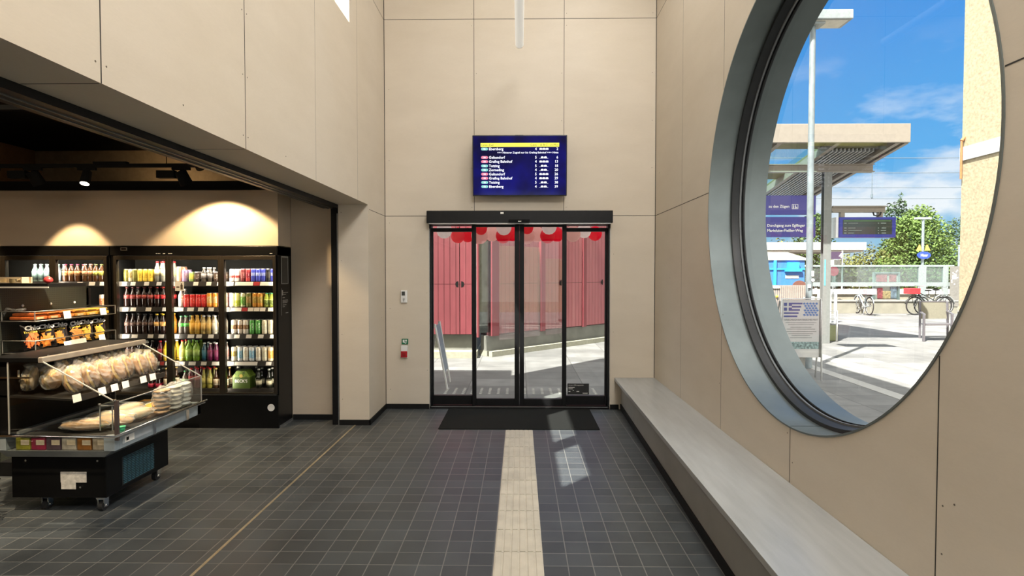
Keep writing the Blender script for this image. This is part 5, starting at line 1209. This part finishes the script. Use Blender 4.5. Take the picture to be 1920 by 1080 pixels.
# platform lamp with station sign
l2 = thing('platform_lamp', 'slim T shaped platform lamp carrying an oval blue station sign', 'lamp post', (24.5, 34, 0))
part(MB().cyl((24.5, 34, -.01), (24.5, 34, 5.05), .09, .07, 14), 'pole', GALV, l2); part(MB().box(24.05, 24.95, 33.9, 34.15, 5.05, 5.17), 'lamp_head', WR_, l2)
part(MB().lathe([(.41, 0), (.41, .05)], (24.46, 33.86, 2.86), 28, False, (0, -1, 0)), 'oval_sign', M('station_blue', (.02, .05, .26), .4), l2)
part(MB().text('Haar', (24.46, 33.80, 2.79), (1, 0, 0), (0, 0, 1), .22, 'CENTER', .03), 'lettering', WHITE, l2)
for o in [o for o in bpy.data.objects if o.parent == l2 and o.name.startswith('oval_sign')]:
    for v in o.data.vertices: v.co.z = (v.co.z-2.86)*.55+2.86
part(MB().prism([(24.1, 33.9, 3.15), (24.38, 33.9, 3.15), (24.28, 33.9, 3.5)], (0, .1, 0)).prism([(24.62, 33.9, 3.15), (24.9, 33.9, 3.15), (24.72, 33.9, 3.5)], (0, .1, 0)), 'loudspeaker', M('speaker_yellow', (.65, .40, .06), .5), l2)
l3 = thing('signal_post', 'thin grey post behind the railing, beside the platform lamp', 'post', (26.3, 33.5, 0))
part(MB().cyl((26.3, 33.5, -.01), (26.3, 33.5, 3.4), .06, n=10), 'pole', GALV, l3); part(MB().cyl((26.3, 33.5, 3.4), (26.3, 33.5, 3.46), .08, n=10), 'pole_cap', STEEL, l3)
# overhead wires
for nme, z, y in (('highest', 9.6, 38), ('second highest', 8.6, 38), ('third highest', 7.6, 38), ('lowest', 6.85, 38)):
    solo(MB().tube([(8+i*4, y, z+.02*math.sin(i)) for i in range(10)], .022, 6), 'overhead_wire', M('wire_dark', (.10, .13, .15), .6), f'{nme} of the four overhead railway wires crossing the sky', 'wire', (26, y, z), 'overhead railway wires')
solo(MB().cyl((23.9, 38, 8.6), (23.9, 38, 6.86), .025, n=6).cyl((23.9, 38, 6.9), (23.9, 38, 7.15), .07, n=8), 'wire_dropper', M('wire_dark', (.1, .13, .15), .6), 'vertical dropper with insulator joining two overhead wires', 'wire', (23.9, 38, 6.85))

# trees and shrubs
LEAF = [M('leaf_green', (.065, .115, .022), .7, var=.55, scale=1.6), M('leaf_light', (.095, .155, .028), .7, var=.5, scale=1.6), M('leaf_dark', (.035, .07, .022), .7, var=.5, scale=1.6), M('leaf_autumn', (.125, .135, .028), .7, var=.5, scale=1.2)]
BARK = M('bark', (.12, .09, .06), .9, var=.3, scale=6)
def leaves(mb, blobs, n, size, rnd):
    tot = sum(b[1][0]*b[1][1] for b in blobs)
    for c, r in blobs:
        for _ in range(int(n*r[0]*r[1]/tot)):
            d = V((rnd.gauss(0, 1), rnd.gauss(0, 1), rnd.gauss(0, 1))).normalized(); k = rnd.uniform(.55, 1.08)
            p = V(c)+V((d.x*r[0], d.y*r[1], d.z*r[2]))*k
            u = V((rnd.gauss(0, 1), rnd.gauss(0, 1), rnd.gauss(0, .6))).normalized(); w_ = u.orthogonal().normalized(); w_.rotate(Matrix.Rotation(rnd.uniform(0, 6), 3, u)); s = size*rnd.uniform(.6, 1.3)
            mb.quad(p-u*s-w_*s*.1, p-w_*s*.6, p+u*s, p+w_*s*.6)
def tree(name, label, cat, loc, blobs, n, size, mat, trunk, seed, group):
    t = thing(name, label, cat, loc, group); rnd = random.Random(seed); L = V(loc); mb = MB()
    leaves(mb, [(L+V(c), r) for c, r in blobs], int(n*2.4), size*.62, rnd); part(mb, 'crown', mat, t)
    b_ = MB().cyl(L, L+V((0, 0, trunk)), trunk*.05+.04, trunk*.03, 10)
    for c, r in blobs[:4]: b_.cyl(L+V((0, 0, trunk*.6)), L+V(c), .06, .02, 6)
    part(b_, 'trunk', BARK, t)
G = 'trees beyond the tracks'
tree('leafy_tree', 'big bright green leafy tree beyond the tracks, behind the platform lamp', 'tree', (31.0, 43.6, 0), [((0, 0, 4.2), (2.3, 2, 2.3)), ((-1.2, .2, 3.0), (1.6, 1.5, 1.6)), ((1.3, 0, 3.2), (1.7, 1.5, 1.9)), ((.3, .2, 5.8), (1.2, 1.2, 1.3)), ((-.6, 0, 5.0), (1.3, 1.2, 1.2))], 5200, .17, LEAF[1], 3.4, 1, G)
ct_ = [((0, 0, 1.2+k*.8), (2.3-.27*k, 2.3-.27*k, .45)) for k in range(8)]
tree('conifer', 'dark conifer whose tip rises above the bright leafy tree', 'tree', (32.75, 48.2, 0), ct_+[((0, 0, 7.6), (.55, .55, .45)), ((-.75, 0, 7.0), (.7, .6, .4)), ((.6, 0, 6.9), (.7, .6, .4)), ((-.9, 0, 7.5), (.25, .25, .35)), ((0, 0, 8.1), (.22, .22, .4)), ((0, 0, 8.45), (.18, .18, .4))], 3600, .18, LEAF[2], 6.2, 2, G)
tree('leafy_tree', 'tree between the direction signs and canopy column, beyond the tracks', 'tree', (23.1, 44, 0), [((0, 0, 4.2), (1.5, 1.3, 1.9)), ((-.3, 0, 2.4), (1.5, 1.4, 1.4)), ((.2, 0, 5.6), (.9, .9, .9))], 2200, .17, LEAF[0], 3.2, 3, G)
tree('leafy_tree', 'thin grey green tree close to the ochre house', 'tree', (40.4, 52, 0), [((0, 0, 3.8), (2.0, 1.8, 2.4)), ((.6, 0, 5.9), (1.2, 1.2, 1.1)), ((-.7, 0, 2.2), (1.8, 1.6, 1.6))], 1700, .16, LEAF[2], 3.2, 4, G)
where = ['behind the left end of the platform roof', 'under the blue direction signs', 'behind the platform number sign', 'left of the platform lamp, reddish', 'just left of the platform lamp', 'behind the platform lamp', 'right of the platform lamp', 'touching the ochre house']
for i, (x, z, m_) in enumerate(((15.5, 4.3, 3), (18.8, 4.2, 3), (23.2, 3.2, 3), (25.4, 3.9, 3), (27.0, 3.0, 1), (29.0, 2.6, 0), (31.2, 3.0, 0), (33.2, 3.6, 3))):
    h_ = z/2
    tree('shrub', f'dense hedge shrub beyond the tracks {where[i]}', 'shrub', (x*(38.6+(i % 2)*2.1)/40.4, 38.6+(i % 2)*2.1, 0), [((0, 0, h_), (1.5, 1.0, h_)), ((-.7, 0, h_*.8), (1.0, .9, h_*.8)), ((.8, 0, h_*.85), (1.0, .9, h_*.8))], 1500, .15, LEAF[m_], h_, 20+i, 'hedge shrubs beyond the tracks')

# ================================================================== outside the door: kiosk, balloons, board
RED_ = [M('kiosk_red', (.155, .030, .036), .6, var=.12, scale=4, stretch=(3, 3, .4)), M('kiosk_red_deep', (.18, .032, .04), .6, var=.12, scale=4, stretch=(3, 3, .4))]
SEAM = M('seam_dark', (.05, .008, .01), .8)
ki = thing('market_kiosk', 'closed red boarded market kiosk facing the sliding door', 'kiosk', (-2.4, 12.2, 0))
def boards(mb, o, d, s0, s1, z0, z1, w_=.125, th=.02):
    o, d = V(o), V(d).normalized(); n_ = V((d.y, -d.x, 0)); s = s0
    while s < s1-.01:
        e_ = min(s+w_-.008, s1); mid = o+d*((s+e_)/2)+V((0, 0, (z0+z1)/2)); mb.obox(mid, d*((e_-s)/2), n_*th/2, V((0, 0, (z1-z0)/2))); s += w_
    return mb
YK_ = 11.62
part(MB().box(-5, -.93, YK_+.02, YK_+2.5, .46, 3.2), 'kiosk_body', SEAM, ki)
for a, b_, m_ in ((-4.2, -2.75, 0), (-2.72, -1.278, 0), (-1.262, -.93, 1)):
    f = boards(MB(), (a, YK_, 0), (1, 0, 0), 0, b_-a, .47, 1.522); boards(f, (a, YK_, 0), (1, 0, 0), 0, b_-a, 1.53, 3.1)
    part(f, 'board_shutter', RED_[m_], ki)
hd_ = MB()
for x, s in ((-1.30, 1), (-1.24, -1)): hd_.prism([(x-s*.065*math.sin(a), YK_-.014, 1.526+.065*math.cos(a)) for a in [PI*i/10 for i in range(11)]], (0, .003, 0))
part(hd_, 'finger_hole', BLACKM, ki)
part(MB().box(-5, -.93, YK_+.15, YK_+2.5, .12, .46), 'plinth', M('plinth_grey', (.16, .16, .14), .8, var=.2, scale=3), ki)
part(MB().box(-5, -.90, YK_-.2, YK_+2.5, -.01, .12), 'kerb', M('kerb_pale', (.30, .29, .22), .8), ki)
k2 = thing('glazed_kiosk', 'red kiosk with glazed doors standing at an angle behind the sliding door', 'kiosk', (1, 13.4, 0))
O2, D2 = V((-.886, 11.47, 0)), V((.7206, .6933, 0)).normalized(); N2 = V((D2.y, -D2.x, 0))
def seg(mb, s0, s1, z0, z1, off0, off1):
    c = O2+D2*((s0+s1)/2)+N2*((off0+off1)/2)+V((0, 0, (z0+z1)/2)); return mb.obox(c, D2*(s1-s0)/2, N2*(off1-off0)/2, V((0, 0, (z1-z0)/2)))
part(seg(MB(), .3, 5.5, -.01, .10, -.3, .12), 'kerb', M('kerb_pale', (.30, .29, .22), .8), k2)
part(seg(MB(), .3, 5.5, .10, .42, -.25, -.06), 'plinth', M('plinth_grey', (.16, .16, .14), .8), k2)
part(seg(MB(), .38, 5.5, .42, 3.3, -.35, -.06), 'kiosk_body', SEAM, k2)
PINK = M('kiosk_pink', (.36, .11, .12), .6, var=.12, scale=4, stretch=(3, 3, .4))
def bseg(s0, s1, z0, z1, mat, off=0.):
    part(boards(boards(MB(), O2+N2*off, D2, s0, s1, z0, 1.525), O2+N2*off, D2, s0, s1, 1.533, z1), 'board_panel', mat, k2)
bseg(.56, 1.85, .45, 3.2, PINK, -.035); bseg(2.02, 2.64, .45, 3.2, PINK); bseg(2.74, 3.36, .45, 3.2, PINK); bseg(3.52, 4.9, .45, 3.2, PINK)
for s0, s1 in ((.36, .56), (1.86, 2.0), (2.64, 2.74), (3.38, 3.50)): part(seg(MB(), s0, s1, .42, 3.2, -.05, .05), 'door_post', RED_[1], k2)
part(seg(seg(MB(), 1.15, 1.19, .42, 3.2, -.03, .03), .0, .03, .42, 3.2, -.03, .03), 'door_post', RED_[0], k2)
part(seg(MB(), .03, .36, .5, 2.6, -.04, -.02), 'window_pane', glassmat('kiosk_glass', (.55, .58, .56), 1.45, .0, .06), k2)
part(seg(MB(), .03, .36, .5, 2.6, -.075, -.065), 'display_shelf', M('kiosk_inside', (.34, .35, .33), .7, var=.7, scale=5), k2)
KG = glassmat('kiosk_mirror_glass', (.94, .86, .87), 1.5, .0, .07)
part(seg(MB(), .58, 1.14, .32, 2.35, .030, .036), 'glazed_door', KG, k2); part(seg(MB(), 1.20, 1.84, .32, 2.35, .030, .036), 'glazed_door', KG, k2)
part(seg(MB(), 2.02, 2.62, .32, 2.1, .034, .038), 'glazed_door', glassmat('kiosk_mirror_soft', (.94, .86, .87), 1.5, .0, .05), k2)
hh_ = MB()
for s in (1.08, 2.56, 4.15):
    c = O2+D2*s+N2*.05+V((0, 0, 1.53)); hh_.prism([c-D2*(.06*math.sin(a))+V((0, 0, .07*math.cos(a))) for a in [PI*i/10 for i in range(11)]], N2*.004)
part(hh_, 'finger_hole', BLACKM, k2)

bal = thing('advertising_stand', 'white edged folding board standing outside the fixed door pane, seen from its side', 'poster stand', (-1.2, 8.4, 0))
part(MB().bar((-1.30, 8.40, .98), (-1.105, 8.36, -.01), .03, .02), 'stand_leg', WHITE, bal); part(MB().bar((-1.30, 8.9, .98), (-1.13, 8.9, -.01), .03, .02), 'stand_leg', WHITE, bal)
part(MB().prism([(-1.295, 8.42, .95), (-1.295, 8.88, .95), (-1.165, 8.88, .22), (-1.165, 8.42, .22)], (-.012, 0, -.002)), 'board', M('board_slate', (.18, .22, .28), .5), bal)
part(MB().bar((-1.31, 8.40, .98), (-1.52, 8.40, -.01), .03, .02).bar((-1.31, 8.9, .98), (-1.52, 8.9, -.01), .03, .02), 'rear_leg', STEEL, bal)

BC = {'white': M('balloon_white', (.93, .86, .83), .25, var=.03), 'pink': M('balloon_pink', (.92, .66, .62), .25, var=.03), 'red': M('balloon_red', (.92, .03, .13), .22, var=.03)}
for m_ in BC.values():
    t_ = m_.node_tree; pb = [n for n in t_.nodes if n.type == 'BSDF_PRINCIPLED'][0]; ou = [n for n in t_.nodes if n.type == 'OUTPUT_MATERIAL'][0]
    tl_ = nd(t_, 'ShaderNodeBsdfTranslucent'); t_.links.new(pb.inputs['Base Color'].links[0].from_socket, tl_.inputs[0])
    mx_ = nd(t_, 'ShaderNodeMixShader'); mx_.inputs[0].default_value = .88; t_.links.new(pb.outputs[0], mx_.inputs[1]); t_.links.new(tl_.outputs[0], mx_.inputs[2]); t_.links.new(mx_.outputs[0], ou.inputs[0])
gar = MB().tube([(-1.25+i*.25, 7.80, 2.52+.012*math.cos(i*1.7)) for i in range(11)], .004, 6)
solo(gar, 'garland_cord', WHITE, 'thin white cord holding the balloons outside above the sliding door', 'cord', (0, 7.8, 2.52))
spots = [('white', -1.06, 2.35, .108), ('red', -.885, 2.285, .10), ('red', -.76, 2.30, .095), ('red', -.545, 2.375, .085), ('pink', -.575, 2.29, .12), ('pink', -.405, 2.325, .108), ('white', -.225, 2.39, .105), ('red', -.24, 2.285, .105), ('red', -.115, 2.32, .10),
         ('red', .10, 2.385, .085), ('pink', .09, 2.285, .12), ('pink', .245, 2.315, .108), ('white', .405, 2.40, .105), ('red', .39, 2.285, .105), ('red', .535, 2.31, .10), ('pink', .735, 2.30, .11), ('white', .91, 2.355, .10), ('red', 1.085, 2.325, .10)]
pane = lambda x: 'left fixed pane' if x < -.6 else 'left sliding leaf' if x < 0 else 'right sliding leaf' if x < .6 else 'right fixed pane'
cnt, tot = {}, {}
for c, x, z, r in spots: tot[(c, pane(x))] = tot.get((c, pane(x)), 0)+1
for i, (c, x, z, r) in enumerate(spots):
    k_ = (c, pane(x)); cnt[k_] = cnt.get(k_, 0)+1
    lab = f'{ORD[cnt[k_]-1]+" " if tot[k_] > 1 else ""}{c} balloon {"from left " if tot[k_] > 1 else ""}hanging outside above the {pane(x)}'
    y_ = 7.72+.15*(i % 3); t = thing('balloon', lab, 'balloon', (x, y_, z), 'balloons over the door')
    part(MB().lathe([(.002, -r*1.02), (r*.45, -r*.92), (r*.80, -r*.62), (r*.98, -r*.2), (r, .1*r), (r*.90, r*.5), (r*.62, r*.86), (r*.25, r*1.08), (.008, r*1.16)], (x, y_, z), 22), 'balloon_skin', BC[c], t)
    part(MB().lathe([(.006, r*1.16), (.014, r*1.24), (.003, r*1.25)], (x, y_, z), 10), 'knot', BC[c], t)
# ================================================================== light, sky, camera
def sun():
    l = bpy.data.lights.new('sun', 'SUN'); l.energy = 13.0; l.angle = math.radians(.53); l.color = (1, .95, .88)
    o = bpy.data.objects.new('sun', l); COL.objects.link(o)
    o.rotation_euler = V((.4845, .514, -1)).to_track_quat('-Z', 'Y').to_euler()
sun()
def area(name, loc, d, sx, sy, p, c=(1, 1, 1)):
    l = bpy.data.lights.new(name, 'AREA'); l.shape = 'RECTANGLE'; l.size = sx; l.size_y = sy; l.energy = p; l.color = c
    o = bpy.data.objects.new(name, l); COL.objects.link(o); o.location = loc; o.rotation_euler = V(d).to_track_quat('-Z', 'Y').to_euler(); return o
def spotl(name, loc, d, ang, p, c, blend=.35, r=.03):
    l = bpy.data.lights.new(name, 'SPOT'); l.energy = p; l.color = c; l.spot_size = math.radians(ang); l.spot_blend = blend; l.shadow_soft_size = r
    o = bpy.data.objects.new(name, l); COL.objects.link(o); o.location = loc; o.rotation_euler = V(d).to_track_quat('-Z', 'Y').to_euler(); return o
# added area lights above the view that brighten the lobby, no lamps there
for y_, p_ in ((5.0, 66), (2.0, 66), (-1.2, 15)): area('lobby_fill', (.75, y_, CEIL-.04), (-.45, 0, -1), 1.6, 1.4, p_, (1, .975, .94))
area('lobby_fill', (.9, -1.6, 5.85), (-.2, .9, -.55), 1.8, 1.2, 160, (1, .975, .94))  # added fill aimed at the lower door wall
# shop track spotlights, with fill spots added among them
WARM = (1, .72, .40)
spotl('track_or_fill_spot', (-3.32, 5.74, 2.62), (.0, .5, -1.0), 112, 75, WARM, .25)
spotl('track_or_fill_spot', (-5.0, 5.70, 2.68), (.0, .42, -1.1), 66, 75, WARM, .3)
spotl('track_or_fill_spot', (-6.3, 5.70, 2.68), (.0, .42, -1.1), 66, 60, WARM, .3)
spotl('track_or_fill_spot', (-3.30, 4.35, 2.95), (-.0, .0, -1), 70, 70, (1, .80, .55), .5)
spotl('track_or_fill_spot', (-3.05, 4.6, 2.8), (-1.05, .5, -1.5), 44, 330, (1, .80, .55), .5)  # added fill spot that lights the snack stand from the side
spotl('track_or_fill_spot', (-4.42, 5.54, 2.64), (.08, -.42, -1), 60, 60, (1, .80, .55), .5)
spotl('track_or_fill_spot', (-3.0, 2.9, 3.0), (-.40, .92, -1.4), 44, 330, (1, .80, .55), .6)  # added fill spot for the near end of the chiller
area('shop_fill', (-4.6, 3.2, 3.43), (0, 0, -1), 2.5, 2.0, 24, (1, .80, .55))  # added area light lifting the whole shop, no fitting there
spotl('track_or_fill_spot', (-4.6, 6.95, 3.0), (0, .5, .12), 150, 6, WARM, .8)  # added fill so the rear wall shows above the bulkhead
spotl('track_or_fill_spot', (-2.75, 4.3, 2.95), (-.42, .0, -1), 50, 310, (1, .84, .62), .5)  # added fill spot reaching in under the chiller's top board
# cooler tubes behind the door stiles, facing the bottles
for x in (-4.57, -3.965, -3.365, -2.765):
    area('cooler_tube', (x, 6.215, 1.16), (0, 1, 0), .03, 1.46, 5.5, (1, .92, .78))
for x in (-5.86, -5.285, -4.69):
    area('cooler_tube', (x, 6.215, 1.16), (0, 1, 0), .03, 1.46, 5, (1, .92, .78))
for x, w_ in ((-4.28, .5), (-3.665, .5), (-3.055, .5), (-5.57, .46), (-4.975, .5)): area('cooler_tube', (x, 6.225, 1.93), (0, .35, -1), w_, .02, 3.0, (1, .92, .78))

w = bpy.data.worlds.new('sky'); scene.world = w; w.use_nodes = True
nt = w.node_tree; nt.nodes.clear()
out = nd(nt, 'ShaderNodeOutputWorld'); bg = nd(nt, 'ShaderNodeBackground'); nt.links.new(bg.outputs[0], out.inputs[0])
tc = nd(nt, 'ShaderNodeTexCoord'); sp_ = nd(nt, 'ShaderNodeSeparateXYZ'); nt.links.new(tc.outputs['Generated'], sp_.inputs[0])
sky = ramp(nt, sp_.outputs[2], [(0., (.36, .46, .52)), (.06, (.20, .40, .56)), (.17, (.085, .31, .60)), (.36, (.045, .22, .56)), (1., (.035, .13, .40))])
mp = nd(nt, 'ShaderNodeMapping'); mp.inputs['Scale'].default_value = (1, 1, 2.6); mp.inputs['Location'].default_value = (.3, .15, .07); nt.links.new(tc.outputs['Generated'], mp.inputs[0])
n = nd(nt, 'ShaderNodeTexNoise'); n.inputs['Scale'].default_value = 5.5; n.inputs['Detail'].default_value = 7; n.inputs['Roughness'].default_value = .55; nt.links.new(mp.outputs[0], n.inputs[0])
cl = ramp(nt, n.outputs[0], [(.47, (0, 0, 0)), (.61, (1, 1, 1))])
lo = ramp(nt, sp_.outputs[2], [(0., (1, 1, 1)), (.10, (.9, .9, .9)), (.24, (.45, .45, .45)), (.34, (0, 0, 0))])
mm = nd(nt, 'ShaderNodeMath', operation='MULTIPLY'); nt.links.new(cl, mm.inputs[0]); nt.links.new(lo, mm.inputs[1])
col = mixc(nt, mm.outputs[0], sky, (.66, .68, .70))
# added unseen bright cloud behind the hall, there to whiten the ambient light
dt_ = nd(nt, 'ShaderNodeVectorMath', operation='DOT_PRODUCT'); dt_.inputs[1].default_value = (.55, .835, 0); nt.links.new(tc.outputs['Generated'], dt_.inputs[0])
n2 = nd(nt, 'ShaderNodeMath', operation='MULTIPLY_ADD'); n2.inputs[1].default_value = .25; nt.links.new(n.outputs[0], n2.inputs[0]); nt.links.new(dt_.outputs['Value'], n2.inputs[2])
fill_cloud = ramp(nt, n2.outputs[0], [(.52, (1, 1, 1)), (.84, (0, 0, 0))])
col = mixc(nt, fill_cloud, col, (1.5, 1.5, 1.48))
nt.links.new(col, bg.inputs[0]); bg.inputs[1].default_value = 1.

cam = bpy.data.cameras.new('camera'); cam.sensor_fit = 'HORIZONTAL'; cam.sensor_width = 36; cam.lens = 1035/1920*36; cam.clip_start = .05; cam.clip_end = 300
co = bpy.data.objects.new('camera', cam); COL.objects.link(co); co.location = (0, 0, 1.75)
co.rotation_euler = (PI/2-math.atan(27/1035), 0, math.atan(15/1035)); scene.camera = co
vs_ = scene.view_settings; vs_.view_transform = 'Standard'; vs_.look = 'None'; vs_.exposure = .6; vs_.gamma = 1; vs_.use_curve_mapping = False
scene.cycles.max_bounces = 10; scene.cycles.transparent_max_bounces = 24; scene.cycles.sample_clamp_indirect = 6.; scene.cycles.caustics_reflective = False; scene.cycles.caustics_refractive = False
